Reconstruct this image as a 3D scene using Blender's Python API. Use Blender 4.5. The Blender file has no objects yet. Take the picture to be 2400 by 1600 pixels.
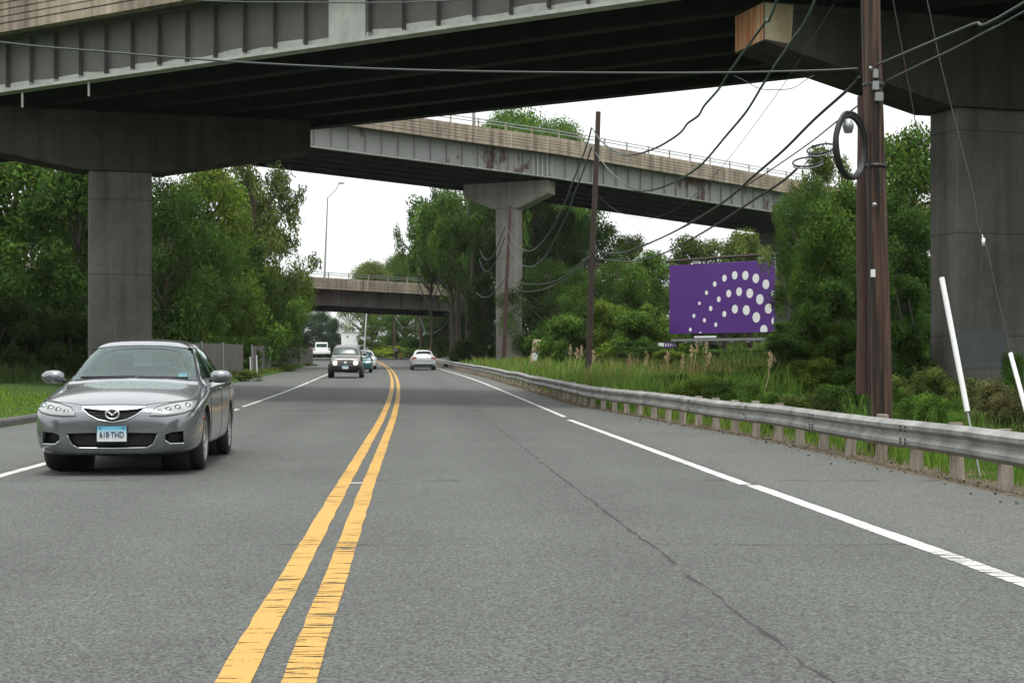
import bpy, bmesh, math, random
from mathutils import Vector, Matrix, noise
from mathutils.bvhtree import BVHTree
R = math.radians
rnd = random.Random(7)
sc = bpy.context.scene
# ------------------------------------------------------------ camera, world, sun
F = 3500.0; HC = 1.15; HY = 850.0          # focal length in photo pixels, eye height, horizon row
cam_d = bpy.data.cameras.new('camera'); cam = bpy.data.objects.new('camera', cam_d)
sc.collection.objects.link(cam); sc.camera = cam
cam.location = (0, 0, HC); cam.rotation_euler = (R(90), 0, 0)
cam_d.sensor_width = 36; cam_d.lens = F / 2400 * 36; cam_d.clip_end = 6000; cam_d.clip_start = 0.1
cam_d.shift_y = (HY - 800) / 2400.0
w = bpy.data.worlds.new('World'); sc.world = w; w.use_nodes = True
wn = w.node_tree; wn.nodes.clear()
sky = wn.nodes.new('ShaderNodeTexSky'); sky.sky_type = 'NISHITA'; sky.sun_disc = False
sky.sun_elevation = R(78); sky.sun_rotation = R(170); sky.dust_density = 4
hs = wn.nodes.new('ShaderNodeHueSaturation'); hs.inputs['Saturation'].default_value = .25
mx = wn.nodes.new('ShaderNodeMix'); mx.data_type = 'RGBA'
mx.inputs['Factor'].default_value = .82
mx.inputs['B'].default_value = (7.6, 7.85, 7.75, 1)
bg = wn.nodes.new('ShaderNodeBackground'); bg.inputs['Strength'].default_value = .15
wo = wn.nodes.new('ShaderNodeOutputWorld')
wn.links.new(sky.outputs[0], hs.inputs['Color']); wn.links.new(hs.outputs[0], mx.inputs['A'])
tcw = wn.nodes.new('ShaderNodeTexCoord'); spw = wn.nodes.new('ShaderNodeSeparateXYZ'); mrw = wn.nodes.new('ShaderNodeMapRange')
mrw.inputs[1].default_value = 0; mrw.inputs[2].default_value = 1; mrw.inputs[3].default_value = .95; mrw.inputs[4].default_value = 1.75
scw = wn.nodes.new('ShaderNodeVectorMath'); scw.operation = 'SCALE'          # overcast sky: zenith brighter than horizon
wn.links.new(tcw.outputs['Generated'], spw.inputs[0]); wn.links.new(spw.outputs[2], mrw.inputs[0]); wn.links.new(mx.outputs['Result'], scw.inputs[0]); wn.links.new(mrw.outputs[0], scw.inputs['Scale'])
wn.links.new(scw.outputs[0], bg.inputs['Color']); wn.links.new(bg.outputs[0], wo.inputs[0])
sun_d = bpy.data.lights.new('sun', 'SUN'); sun = bpy.data.objects.new('sun', sun_d)
sc.collection.objects.link(sun); sun_d.energy = 2.2; sun_d.angle = R(12); sun_d.color = (1, .97, .92)
sun.rotation_euler = (R(12), 0, R(10))
sc.view_settings.view_transform = 'Standard'; sc.view_settings.look = 'None'
sc.view_settings.exposure = 0.14; sc.view_settings.gamma = 1
sc.cycles.max_bounces = 6; sc.cycles.transparent_max_bounces = 12; sc.cycles.caustics_reflective = False
# ------------------------------------------------------------ helpers
def link(o): sc.collection.objects.link(o); return o
def tag(o, label=None, cat=None, group=None, kind=None):
    if label: o['label'] = label
    if cat: o['category'] = cat
    if group: o['group'] = group
    if kind: o['kind'] = kind
    return o
def thing(name, label, cat, loc=(0, 0, 0), rz=0, group=None):
    o = bpy.data.objects.new(name, None); o.empty_display_size = .3; link(o)
    o.location = loc; o.rotation_euler = (0, 0, rz)
    return tag(o, label, cat, group)
class MB:
    def __init__(s, org=(0, 0, 0)): s.v = []; s.f = []; s.m = []; s.o = Vector(org); s.uv = None; s.sm = []
    def add(s, vs, fs, mi=0, smooth=False):
        b = len(s.v); s.v += [tuple(Vector(p) - s.o) for p in vs]
        for f in fs: s.f.append([i + b for i in f]); s.m.append(mi); s.sm.append(smooth)
    def box(s, a, b, mi=0, M=None):
        x0, y0, z0 = a; x1, y1, z1 = b
        vs = [Vector(p) for p in ((x0,y0,z0),(x1,y0,z0),(x1,y1,z0),(x0,y1,z0),(x0,y0,z1),(x1,y0,z1),(x1,y1,z1),(x0,y1,z1))]
        if M is not None: vs = [M @ p for p in vs]
        s.add(vs, [(0,3,2,1),(4,5,6,7),(0,1,5,4),(1,2,6,5),(2,3,7,6),(3,0,4,7)], mi)
    def tube(s, pts, r, n=8, mi=0, r2=None, cap=True, smooth=True):
        pts = [Vector(p) for p in pts]; N = len(pts); vs = []; u0 = None
        for i, p in enumerate(pts):
            d = (pts[min(i+1, N-1)] - pts[max(i-1, 0)]).normalized()
            if u0 is None:
                u0 = d.cross(Vector((0, 0, 1)))
                if u0.length < .05: u0 = d.cross(Vector((0, 1, 0)))
            u = (u0 - d * u0.dot(d)).normalized(); u0 = u; w_ = d.cross(u)
            rr = r if r2 is None else r + (r2 - r) * i / max(1, N - 1)
            if isinstance(r, (list, tuple)): rr = r[i]
            for k in range(n):
                a = 2 * math.pi * k / n; vs.append(p + u * math.cos(a) * rr + w_ * math.sin(a) * rr)
        fs = [(i*n+k, i*n+(k+1)%n, (i+1)*n+(k+1)%n, (i+1)*n+k) for i in range(N-1) for k in range(n)]
        s.add(vs, fs, mi, smooth)
        if cap: s.add(vs[:n], [tuple(range(n))[::-1]], mi); s.add(vs[-n:], [tuple(range(n))], mi)
    def extrude(s, stations, prof, mi=0, cap=True, mis=None):
        """stations: (origin Vector, across Vector, up Vector); prof: closed list of (t, z)"""
        n = len(prof); vs = []
        for (o, a, u) in stations: vs += [o + a * t + u * z for (t, z) in prof]
        for k in range(n):
            fs = [(i*n+k, i*n+(k+1)%n, (i+1)*n+(k+1)%n, (i+1)*n+k) for i in range(len(stations)-1)]
            b = len(s.v)
            if k == 0: s.v += [tuple(Vector(p) - s.o) for p in vs]; base = b
            for f in fs: s.f.append([q + base for q in f]); s.m.append(mi if mis is None else mis[k]); s.sm.append(False)
        if cap:
            s.f.append([base + q for q in range(n)][::-1]); s.m.append(mi); s.sm.append(False)
            s.f.append([base + (len(stations)-1)*n + q for q in range(n)]); s.m.append(mi); s.sm.append(False)
    def lathe(s, prof, c, axis='x', n=28, mi=0, smooth=True):
        c = Vector(c); vs = []
        for (a, r) in prof:
            for k in range(n):
                t = 2*math.pi*k/n; p, q = r*math.cos(t), r*math.sin(t)
                vs.append(c + (Vector((a, p, q)) if axis == 'x' else Vector((p, a, q)) if axis == 'y' else Vector((p, q, a))))
        s.add(vs, [(i*n+k, i*n+(k+1)%n, (i+1)*n+(k+1)%n, (i+1)*n+k) for i in range(len(prof)-1) for k in range(n)], mi, smooth)
    def grid(s, G, mi=0, smooth=True, flip=False):
        n = len(G[0]); vs = [p for r in G for p in r]
        fs = [(i*n+j, i*n+j+1, (i+1)*n+j+1, (i+1)*n+j) for i in range(len(G)-1) for j in range(n-1)]
        if flip: fs = [f[::-1] for f in fs]
        s.add(vs, fs, mi, smooth)
    def build(s, name, mats, parent=None):
        me = bpy.data.meshes.new(name); me.from_pydata(s.v, [], s.f)
        if not isinstance(mats, (list, tuple)): mats = [mats]
        for m in mats: me.materials.append(m)
        me.polygons.foreach_set('material_index', s.m); me.polygons.foreach_set('use_smooth', s.sm)
        if s.uv:
            L = me.uv_layers.new(name='UVMap'); buf = []
            for l in me.loops: buf += list(s.uv[l.vertex_index])
            L.data.foreach_set('uv', buf)
        me.update()
        o = bpy.data.objects.new(name, me); link(o)
        if parent: o.parent = parent
        return o
def bevel(o, wd=.01, seg=2):
    m = o.modifiers.new('bevel', 'BEVEL'); m.width = wd; m.segments = seg; m.limit_method = 'ANGLE'; return o
def lerp(a, b, t): return a + (b - a) * t
def tab(T, x):
    if x <= T[0][0]: return T[0][1]
    for (a, b) in zip(T, T[1:]):
        if x <= b[0]: return lerp(a[1], b[1], (x - a[0]) / (b[0] - a[0]))
    return T[-1][1]
def P(px, py, Z): return Vector(((px - 1200) / F * Z, Z, HC + (HY - py) / F * Z))
# ------------------------------------------------------------ materials
def mat(name, col, rough=.8, metal=0, noise_amt=0, nscale=3, stretch=(1, 1, 1), col2=None, bump=0, bscale=None, coat=0, spec=.5, nlo=.35, nhi=.65, detail=8):
    m = bpy.data.materials.new(name); m.use_nodes = True; nt = m.node_tree; b = nt.nodes['Principled BSDF']
    b.inputs['Base Color'].default_value = (*col, 1); b.inputs['Roughness'].default_value = rough; b.inputs['Metallic'].default_value = metal
    b.inputs['Specular IOR Level'].default_value = spec
    if coat: b.inputs['Coat Weight'].default_value = coat; b.inputs['Coat Roughness'].default_value = .06
    if col2 or bump:
        tc = nt.nodes.new('ShaderNodeTexCoord'); mp = nt.nodes.new('ShaderNodeMapping'); mp.inputs['Scale'].default_value = stretch
        nz = nt.nodes.new('ShaderNodeTexNoise'); nz.inputs['Scale'].default_value = nscale; nz.inputs['Detail'].default_value = detail; nz.inputs['Roughness'].default_value = .65
        nt.links.new(tc.outputs['Object'], mp.inputs[0]); nt.links.new(mp.outputs[0], nz.inputs['Vector'])
        if col2:
            cr = nt.nodes.new('ShaderNodeValToRGB'); cr.color_ramp.elements[0].position = nlo; cr.color_ramp.elements[1].position = nhi
            cr.color_ramp.elements[0].color = (*col, 1); cr.color_ramp.elements[1].color = (*col2, 1)
            nt.links.new(nz.outputs[0], cr.inputs[0]); nt.links.new(cr.outputs[0], b.inputs['Base Color'])
        if bump:
            n2 = nt.nodes.new('ShaderNodeTexNoise'); n2.inputs['Scale'].default_value = bscale or nscale * 6; n2.inputs['Detail'].default_value = 6
            nt.links.new(mp.outputs[0], n2.inputs['Vector'])
            bp = nt.nodes.new('ShaderNodeBump'); bp.inputs['Strength'].default_value = bump; bp.inputs['Distance'].default_value = .02
            nt.links.new(n2.outputs[0], bp.inputs['Height']); nt.links.new(bp.outputs[0], b.inputs['Normal'])
    return m
def N(nt, t, **k):
    n = nt.nodes.new(t)
    for a, b in k.items():
        if a.startswith('i_'): n.inputs[int(a[2:])].default_value = b
        else: setattr(n, a, b)
    return n
def math_(nt, op, a, b=None, clamp=False):
    n = nt.nodes.new('ShaderNodeMath'); n.operation = op; n.use_clamp = clamp
    for i, q in enumerate((a, b)):
        if q is None: continue
        if isinstance(q, (int, float)): n.inputs[i].default_value = q
        else: nt.links.new(q, n.inputs[i])
    return n.outputs[0]
def mixc(nt, fac, a, b):
    n = nt.nodes.new('ShaderNodeMix'); n.data_type = 'RGBA'
    for k, q in (('Factor', fac), ('A', a), ('B', b)):
        if isinstance(q, (int, float)): n.inputs[k].default_value = q
        elif isinstance(q, tuple): n.inputs[k].default_value = (*q, 1)
        else: nt.links.new(q, n.inputs[k])
    return n.outputs['Result']
def asphalt_mat():
    m = bpy.data.materials.new('asphalt'); m.use_nodes = True; nt = m.node_tree; b = nt.nodes['Principled BSDF']
    uv = N(nt, 'ShaderNodeUVMap'); sp = N(nt, 'ShaderNodeSeparateXYZ'); nt.links.new(uv.outputs[0], sp.inputs[0])
    u, v = sp.outputs[0], sp.outputs[1]
    ns = N(nt, 'ShaderNodeTexNoise'); ns.inputs['Scale'].default_value = 48; ns.inputs['Detail'].default_value = 8; ns.inputs['Roughness'].default_value = .8; nt.links.new(uv.outputs[0], ns.inputs['Vector'])
    big = N(nt, 'ShaderNodeTexNoise'); big.inputs['Scale'].default_value = .55; big.inputs['Detail'].default_value = 6; nt.links.new(uv.outputs[0], big.inputs['Vector'])
    vo = N(nt, 'ShaderNodeTexVoronoi'); vo.inputs['Scale'].default_value = 78; nt.links.new(uv.outputs[0], vo.inputs['Vector'])
    c = mixc(nt, math_(nt, 'MULTIPLY_ADD', ns.outputs[0], 2.4, ) if 0 else ns.outputs[0], (.032, .034, .032), (.112, .118, .110))
    k = math_(nt, 'MULTIPLY', math_(nt, 'SUBTRACT', big.outputs[0], .5), .55)
    br = math_(nt, 'ADD', 1.0, k)
    # wheel paths, worn lighter / oil strip darker
    for c0, wd, am in ((1.0, .45, .07), (2.75, .45, .07), (-1.0, .45, .07), (-2.75, .45, .07), (1.85, .5, -.09), (-1.85, .5, -.09)):
        d = math_(nt, 'ABSOLUTE', math_(nt, 'SUBTRACT', u, c0)); g = math_(nt, 'SUBTRACT', 1.0, math_(nt, 'DIVIDE', d, wd), True)
        br = math_(nt, 'ADD', br, math_(nt, 'MULTIPLY', g, am))
    sh = math_(nt, 'GREATER_THAN', math_(nt, 'ABSOLUTE', u), 3.85)
    br = math_(nt, 'ADD', br, math_(nt, 'MULTIPLY', sh, .16))
    hsv = N(nt, 'ShaderNodeHueSaturation'); nt.links.new(c, hsv.inputs['Color']); nt.links.new(br, hsv.inputs['Value'])
    col = hsv.outputs[0]
    # light aggregate
    rn = N(nt, 'ShaderNodeSeparateColor'); nt.links.new(vo.outputs['Color'], rn.inputs[0])
    ag = math_(nt, 'MULTIPLY', math_(nt, 'GREATER_THAN', rn.outputs[0], .84), math_(nt, 'LESS_THAN', vo.outputs['Distance'], math_(nt, 'MULTIPLY', rn.outputs[1], .42)))
    gv = N(nt, 'ShaderNodeHueSaturation'); nt.links.new(col, gv.inputs['Color']); nt.links.new(math_(nt, 'ADD', .45, math_(nt, 'MULTIPLY', rn.outputs[2], 1.1)), gv.inputs['Value']); col = gv.outputs[0]
    col = mixc(nt, math_(nt, 'MULTIPLY', ag, .45), col, (.36, .36, .33))
    # shoulder grit
    gr = math_(nt, 'MULTIPLY', math_(nt, 'GREATER_THAN', u, 4.0), math_(nt, 'GREATER_THAN', ns.outputs[0], .56))
    col = mixc(nt, math_(nt, 'MULTIPLY', gr, .35), col, (.2, .18, .14))
    # cracks
    wn_ = N(nt, 'ShaderNodeTexNoise'); wn_.inputs['Scale'].default_value = 1.6; wn_.inputs['Detail'].default_value = 9; wn_.inputs['Roughness'].default_value = .7
    nt.links.new(uv.outputs[0], wn_.inputs['Vector'])
    wob = math_(nt, 'MULTIPLY', math_(nt, 'SUBTRACT', wn_.outputs[0], .5), .14)
    msk = N(nt, 'ShaderNodeTexNoise'); msk.inputs['Scale'].default_value = 2.3; nt.links.new(uv.outputs[0], msk.inputs['Vector'])
    wdt = math_(nt, 'MULTIPLY', math_(nt, 'SUBTRACT', msk.outputs[0], .35), .06)
    d = math_(nt, 'ABSOLUTE', math_(nt, 'ADD', math_(nt, 'SUBTRACT', u, 2.03), wob))
    cr = math_(nt, 'LESS_THAN', d, wdt)
    for v0, am in ((9.45, .018), (14.6, .05), (17.8, .02), (34.5, .10), (52, .08), (6.9, .006)):
        d = math_(nt, 'ABSOLUTE', math_(nt, 'ADD', math_(nt, 'SUBTRACT', v, v0), math_(nt, 'MULTIPLY', wob, 1.6)))
        cr = math_(nt, 'MAXIMUM', cr, math_(nt, 'LESS_THAN', d, math_(nt, 'MULTIPLY', math_(nt, 'SUBTRACT', msk.outputs[0], .50), am * 9)))
    # tar patches and drips
    st_ = N(nt, 'ShaderNodeTexNoise'); st_.inputs['Scale'].default_value = 1.1; st_.inputs['Detail'].default_value = 4; nt.links.new(uv.outputs[0], st_.inputs['Vector'])
    dk = N(nt, 'ShaderNodeMapRange'); dk.inputs[1].default_value = .62; dk.inputs[2].default_value = .72; dk.inputs[4].default_value = .35; nt.links.new(st_.outputs[0], dk.inputs[0])
    col = mixc(nt, dk.outputs[0], col, (.04, .042, .04))
    col = mixc(nt, math_(nt, 'MULTIPLY', cr, .8), col, (.018, .018, .017))
    nt.links.new(col, b.inputs['Base Color'])
    b.inputs['Roughness'].default_value = .82; b.inputs['Specular IOR Level'].default_value = .35
    bp = N(nt, 'ShaderNodeBump'); bp.inputs['Strength'].default_value = .5; bp.inputs['Distance'].default_value = .006
    nt.links.new(ns.outputs[0], bp.inputs['Height']); nt.links.new(bp.outputs[0], b.inputs['Normal'])
    return m
def paint_mat(name, col, wear, edge):
    m = bpy.data.materials.new(name); m.use_nodes = True; nt = m.node_tree; b = nt.nodes['Principled BSDF']
    uv = N(nt, 'ShaderNodeUVMap'); mp = N(nt, 'ShaderNodeMapping'); mp.inputs['Scale'].default_value = (1.2, 11, 1)
    nt.links.new(uv.outputs[0], mp.inputs[0])
    ns = N(nt, 'ShaderNodeTexNoise'); ns.inputs['Scale'].default_value = 2.2; ns.inputs['Detail'].default_value = 7; ns.inputs['Roughness'].default_value = .72
    nt.links.new(mp.outputs[0], ns.inputs['Vector'])
    n2 = N(nt, 'ShaderNodeTexNoise'); n2.inputs['Scale'].default_value = .5; nt.links.new(uv.outputs[0], n2.inputs['Vector'])
    n3 = N(nt, 'ShaderNodeTexNoise'); n3.inputs['Scale'].default_value = 60; nt.links.new(uv.outputs[0], n3.inputs['Vector'])
    sp = N(nt, 'ShaderNodeSeparateXYZ'); nt.links.new(uv.outputs[0], sp.inputs[0])
    near = math_(nt, 'MULTIPLY', math_(nt, 'GREATER_THAN', sp.outputs[0], 0), math_(nt, 'LESS_THAN', sp.outputs[1], 9.6))
    th = math_(nt, 'ADD', math_(nt, 'ADD', math_(nt, 'MULTIPLY', n2.outputs[0], .25), wear), math_(nt, 'MULTIPLY', near, edge))
    worn = math_(nt, 'LESS_THAN', ns.outputs[0], th)
    worn = math_(nt, 'MAXIMUM', worn, math_(nt, 'LESS_THAN', n3.outputs[0], .3))
    c = mixc(nt, n3.outputs[0], tuple(q * .82 for q in col), tuple(min(1, q * 1.1) for q in col))
    nt.links.new(c, b.inputs['Base Color']); b.inputs['Roughness'].default_value = .7
    tr = N(nt, 'ShaderNodeBsdfTransparent'); ms = N(nt, 'ShaderNodeMixShader'); out = nt.nodes['Material Output']
    nt.links.new(worn, ms.inputs[0]); nt.links.new(b.outputs[0], ms.inputs[1]); nt.links.new(tr.outputs[0], ms.inputs[2]); nt.links.new(ms.outputs[0], out.inputs[0])
    return m
def leaf_mat(name='leaves'):
    m = bpy.data.materials.new(name); m.use_nodes = True; nt = m.node_tree; b = nt.nodes['Principled BSDF']
    oi = N(nt, 'ShaderNodeObjectInfo'); at = N(nt, 'ShaderNodeAttribute'); at.attribute_name = 'tint'
    sp = N(nt, 'ShaderNodeSeparateColor'); nt.links.new(at.outputs['Color'], sp.inputs[0])
    hsv = N(nt, 'ShaderNodeHueSaturation'); nt.links.new(oi.outputs['Color'], hsv.inputs['Color'])
    nt.links.new(math_(nt, 'ADD', math_(nt, 'MULTIPLY', sp.outputs[0], 1.1), .45), hsv.inputs['Value'])
    nt.links.new(math_(nt, 'ADD', math_(nt, 'MULTIPLY', sp.outputs[1], .07), .455), hsv.inputs['Hue'])
    nt.links.new(hsv.outputs[0], b.inputs['Base Color']); b.inputs['Roughness'].default_value = .75; b.inputs['Specular IOR Level'].default_value = .1
    tr = N(nt, 'ShaderNodeBsdfTranslucent'); nt.links.new(hsv.outputs[0], tr.inputs[0])
    ms = N(nt, 'ShaderNodeMixShader'); ms.inputs[0].default_value = .3; out = nt.nodes['Material Output']
    nt.links.new(b.outputs[0], ms.inputs[1]); nt.links.new(tr.outputs[0], ms.inputs[2]); nt.links.new(ms.outputs[0], out.inputs[0])
    return m
def glass_mat(name, tint, gloss):
    m = bpy.data.materials.new(name); m.use_nodes = True; nt = m.node_tree; nt.nodes.clear()
    out = N(nt, 'ShaderNodeOutputMaterial'); tr = N(nt, 'ShaderNodeBsdfTransparent'); tr.inputs[0].default_value = (*tint, 1)
    gl = N(nt, 'ShaderNodeBsdfGlossy'); gl.inputs['Roughness'].default_value = .02; gl.inputs['Color'].default_value = (.8, .95, .93, 1)
    fr = N(nt, 'ShaderNodeFresnel'); fr.inputs[0].default_value = 1.5
    f = math_(nt, 'ADD', fr.outputs[0], gloss, True); ms = N(nt, 'ShaderNodeMixShader')
    nt.links.new(f, ms.inputs[0]); nt.links.new(tr.outputs[0], ms.inputs[1]); nt.links.new(gl.outputs[0], ms.inputs[2]); nt.links.new(ms.outputs[0], out.inputs[0])
    return m
def emit_mat(name, col, st):
    m = bpy.data.materials.new(name); m.use_nodes = True; b = m.node_tree.nodes['Principled BSDF']
    b.inputs['Base Color'].default_value = (*col, 1); b.inputs['Emission Color'].default_value = (*col, 1); b.inputs['Emission Strength'].default_value = st
    return m
M = dict(
    asphalt=asphalt_mat(), yellow=paint_mat('yellow_paint', (.46, .265, .058), .29, .04), white=paint_mat('white_paint', (.54, .55, .52), .30, .02),
    parapet=mat('parapet_concrete', (.23, .19, .145), .9, 0, nscale=1.2, stretch=(1, 1, .22), col2=(.56, .48, .385), bump=.4, bscale=12, nlo=.33, nhi=.68),
    concrete=mat('pier_concrete', (.085, .078, .070), .9, 0, nscale=.7, stretch=(1, 1, .35), col2=(.16, .15, .133), bump=.4, bscale=14),
    concrete_lt=mat('light_pier_concrete', (.3, .29, .265), .9, 0, nscale=.7, stretch=(1, 1, .3), col2=(.42, .41, .38), bump=.3, bscale=14),
    deckc=mat('deck_concrete', (.06, .055, .05), .95, 0, nscale=1, col2=(.1, .095, .085)),
    girder=mat('grey_girder_paint', (.085, .08, .077), .6, 0, nscale=1.2, stretch=(1, 1, .4), col2=(.135, .13, .124), bump=.15, nlo=.3, nhi=.7),
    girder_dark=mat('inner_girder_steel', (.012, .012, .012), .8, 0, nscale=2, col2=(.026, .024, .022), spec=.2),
    flange=mat('pale_flange_paint', (.36, .37, .34), .6, 0, nscale=2.2, stretch=(1, 1, .5), col2=(.52, .53, .49), nlo=.3, nhi=.6),
    girder_pale=mat('pale_rusting_girder', (.085, .045, .036), .7, 0, nscale=.42, stretch=(1, 1, .5), col2=(.27, .27, .265), nlo=.36, nhi=.42, bump=.1),
    girder_rust=mat('rusty_girder', (.07, .03, .025), .8, 0, nscale=.6, stretch=(1, 1, .4), col2=(.2, .19, .18), nlo=.38, nhi=.6, bump=.1),
    girder_brown=mat('brown_girder', (.055, .04, .035), .8, 0, nscale=.5, stretch=(1, 1, .5), col2=(.13, .105, .09)),
    galv=mat('galvanised_rail', (.16, .155, .145), .55, .35, nscale=2.4, col2=(.4, .4, .385), bump=.1, nlo=.3, nhi=.7),
    railpost=mat('guardrail_wood', (.20, .165, .135), .9, 0, nscale=5, stretch=(3, 3, .4), col2=(.42, .37, .31), bump=.4),
    pole=mat('creosoted_pole', (.013, .009, .007), .85, 0, nscale=3.2, stretch=(6, 6, .16), col2=(.14, .075, .05), bump=1, bscale=20, nlo=.42, nhi=.62),
    pole_old=mat('weathered_pole', (.045, .022, .017), .85, 0, nscale=4, stretch=(5, 5, .25), col2=(.085, .042, .032), bump=.9, bscale=20),
    pole_far=mat('far_pole', (.05, .035, .028), .9),
    bark=mat('bark', (.04, .032, .025), .95, 0, nscale=3, stretch=(2, 2, .4), col2=(.11, .09, .07), bump=.5),
    black=mat('black_rubber', (.012, .012, .013), .6), tyre=mat('tyre_rubber', (.016, .016, .017), .75, bump=.2, nscale=20, col2=(.028, .027, .026)),
    darkplastic=mat('dark_plastic', (.02, .02, .022), .45),
    cable=mat('dark_cable', (.012, .013, .013), .5), cable_grey=mat('grey_strand', (.055, .068, .062), .6), cable_green=mat('green_weathered_cable', (.05, .085, .065), .6),
    steel=mat('grey_steel', (.3, .31, .31), .5, .5), silver=mat('bright_alloy', (.62, .63, .64), .28, .9), chrome=mat('chrome', (.85, .86, .87), .12, 1),
    whiteplastic=mat('white_plastic', (.75, .76, .76), .45), fence=mat('slatted_fence', (.06, .052, .047), .9, 0, nscale=1.3, stretch=(3, 3, .5), col2=(.15, .135, .125)),
    leaf=leaf_mat(), grass=leaf_mat('grass'), kerb=mat('kerb', (.05, .05, .048), .9, nscale=4, col2=(.10, .10, .095)),
    purple=mat('purple_print', (.092, .022, .215), .5), dotwhite=mat('white_print', (.86, .86, .86), .5),
    seat=mat('seat_fabric', (.06, .062, .065), .9), skin=mat('skin', (.42, .25, .18), .6), shirt=mat('dark_shirt', (.03, .035, .05), .9), hair=mat('dark_hair', (.02, .014, .01), .7),
    glass=glass_mat('windscreen_glass', (.50, .72, .69), .035), glass_dark=mat('dark_window_glass', (.012, .016, .017), .05, 0, spec=.9),
    glass_teal=mat('teal_window_glass', (.03, .055, .055), .1, 0, spec=.45),
    lamp=mat('headlamp_lens', (.26, .28, .275), .12, .2, coat=.8), lampin=mat('lamp_reflector', (.8, .82, .82), .12, 1), red=mat('red_lens', (.22, .012, .01), .2, coat=.6), orange=mat('orange_lens', (.5, .1, .01), .25),
    lit=emit_mat('lit_headlamp', (1, .86, .66), 5), plate_b=mat('plate_blue', (.12, .42, .62), .5), plate_w=mat('plate_white', (.68, .74, .76), .5), ink=mat('plate_ink', (.015, .03, .08), .5),
    rust=mat('rust_stained_concrete', (.50, .14, .04), .9, 0, nscale=3.5, stretch=(1.6, 1.6, .12), col2=(.62, .47, .30), nlo=.38, nhi=.66, bump=.3),
    beige=mat('stained_beige_concrete', (.36, .25, .13), .9, 0, nscale=1.6, stretch=(1, 1, .4), col2=(.55, .48, .35), nlo=.3, nhi=.6, bump=.3),
    stain=mat('grey_patch_paint', (.10, .105, .115), .9, 0, nscale=3, col2=(.13, .135, .145)),
    plume=mat('reed_plume', (.38, .27, .15), .95, 0, nscale=20, col2=(.55, .42, .26)), signtan=mat('weathered_sign', (.2, .13, .07), .7, 0, nscale=6, col2=(.68, .6, .42), nlo=.42, nhi=.52),
    signwhite=mat('white_sign', (.08, .09, .09), .6, 0, nscale=7, col2=(.7, .73, .7), nlo=.40, nhi=.47), gravel=mat('gravel', (.05, .05, .048), .9, 0, nscale=6, col2=(.2, .18, .15)),
    wallwhite=mat('white_wall', (.78, .8, .79), .8), orangeplastic=mat('orange_plastic', (.6, .3, .12), .6),
)
def concrete_mat(name, lo, hi, streak=.45):
    m = bpy.data.materials.new(name); m.use_nodes = True; nt = m.node_tree; b = nt.nodes['Principled BSDF']
    tc = N(nt, 'ShaderNodeTexCoord'); sp = N(nt, 'ShaderNodeSeparateXYZ'); nt.links.new(tc.outputs['Object'], sp.inputs[0])
    def nz(sc_, st, det=7):
        mp = N(nt, 'ShaderNodeMapping'); mp.inputs['Scale'].default_value = st; nt.links.new(tc.outputs['Object'], mp.inputs[0])
        n_ = N(nt, 'ShaderNodeTexNoise'); n_.inputs['Scale'].default_value = sc_; n_.inputs['Detail'].default_value = det; n_.inputs['Roughness'].default_value = .62; nt.links.new(mp.outputs[0], n_.inputs['Vector']); return n_.outputs[0]
    a = nz(.8, (1, 1, .6)); st = nz(1.6, (1.6, 1.6, .07)); g = nz(30, (1, 1, 1), 4); pits = nz(9, (1, 1, 1), 3)
    cr = N(nt, 'ShaderNodeMapRange'); cr.inputs[1].default_value = .32; cr.inputs[2].default_value = .68; nt.links.new(a, cr.inputs[0])
    c = mixc(nt, cr.outputs[0], lo, hi)
    s1 = N(nt, 'ShaderNodeMapRange'); s1.inputs[1].default_value = .5; s1.inputs[2].default_value = .68; s1.inputs[3].default_value = 0; s1.inputs[4].default_value = streak; nt.links.new(st, s1.inputs[0])
    c = mixc(nt, s1.outputs[0], c, tuple(q * .35 for q in lo))
    s2 = N(nt, 'ShaderNodeMapRange'); s2.inputs[1].default_value = .30; s2.inputs[2].default_value = .44; s2.inputs[3].default_value = streak * .8; s2.inputs[4].default_value = 0; nt.links.new(st, s2.inputs[0])
    c = mixc(nt, s2.outputs[0], c, tuple(q * 1.45 for q in hi))
    md = math_(nt, 'LESS_THAN', math_(nt, 'ABSOLUTE', math_(nt, 'SUBTRACT', math_(nt, 'FRACT', math_(nt, 'MULTIPLY', sp.outputs[2], .41)), .5)), .008)
    c = mixc(nt, math_(nt, 'MULTIPLY', md, .5), c, tuple(q * .4 for q in lo))
    c = mixc(nt, math_(nt, 'MULTIPLY', math_(nt, 'GREATER_THAN', pits, .66), .5), c, tuple(q * .5 for q in lo))
    hv = N(nt, 'ShaderNodeHueSaturation'); nt.links.new(c, hv.inputs['Color']); nt.links.new(math_(nt, 'ADD', .75, math_(nt, 'MULTIPLY', g, .5)), hv.inputs['Value'])
    nt.links.new(hv.outputs[0], b.inputs['Base Color']); b.inputs['Roughness'].default_value = .92; b.inputs['Specular IOR Level'].default_value = .2
    bp = N(nt, 'ShaderNodeBump'); bp.inputs['Strength'].default_value = .6; bp.inputs['Distance'].default_value = .02; nt.links.new(a, bp.inputs['Height']); nt.links.new(bp.outputs[0], b.inputs['Normal'])
    return m
M['concrete'] = concrete_mat('pier_concrete_dark', (.098, .092, .084), (.18, .172, .158))
M['concrete_cap'] = concrete_mat('shaded_cap_concrete', (.040, .035, .029), (.078, .070, .058))  # darker copy of pier concrete; shade under the deck put into its colour
M['concrete_lt'] = concrete_mat('pier_concrete_pale', (.24, .225, .20), (.34, .325, .295), .3)
M['parapet'] = concrete_mat('parapet_concrete_tan', (.21, .17, .13), (.40, .335, .265), .75)
def car_paint(name, col, metal=.55, rough=.3):
    m = mat(name, col, rough, metal, coat=.9); return m
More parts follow.
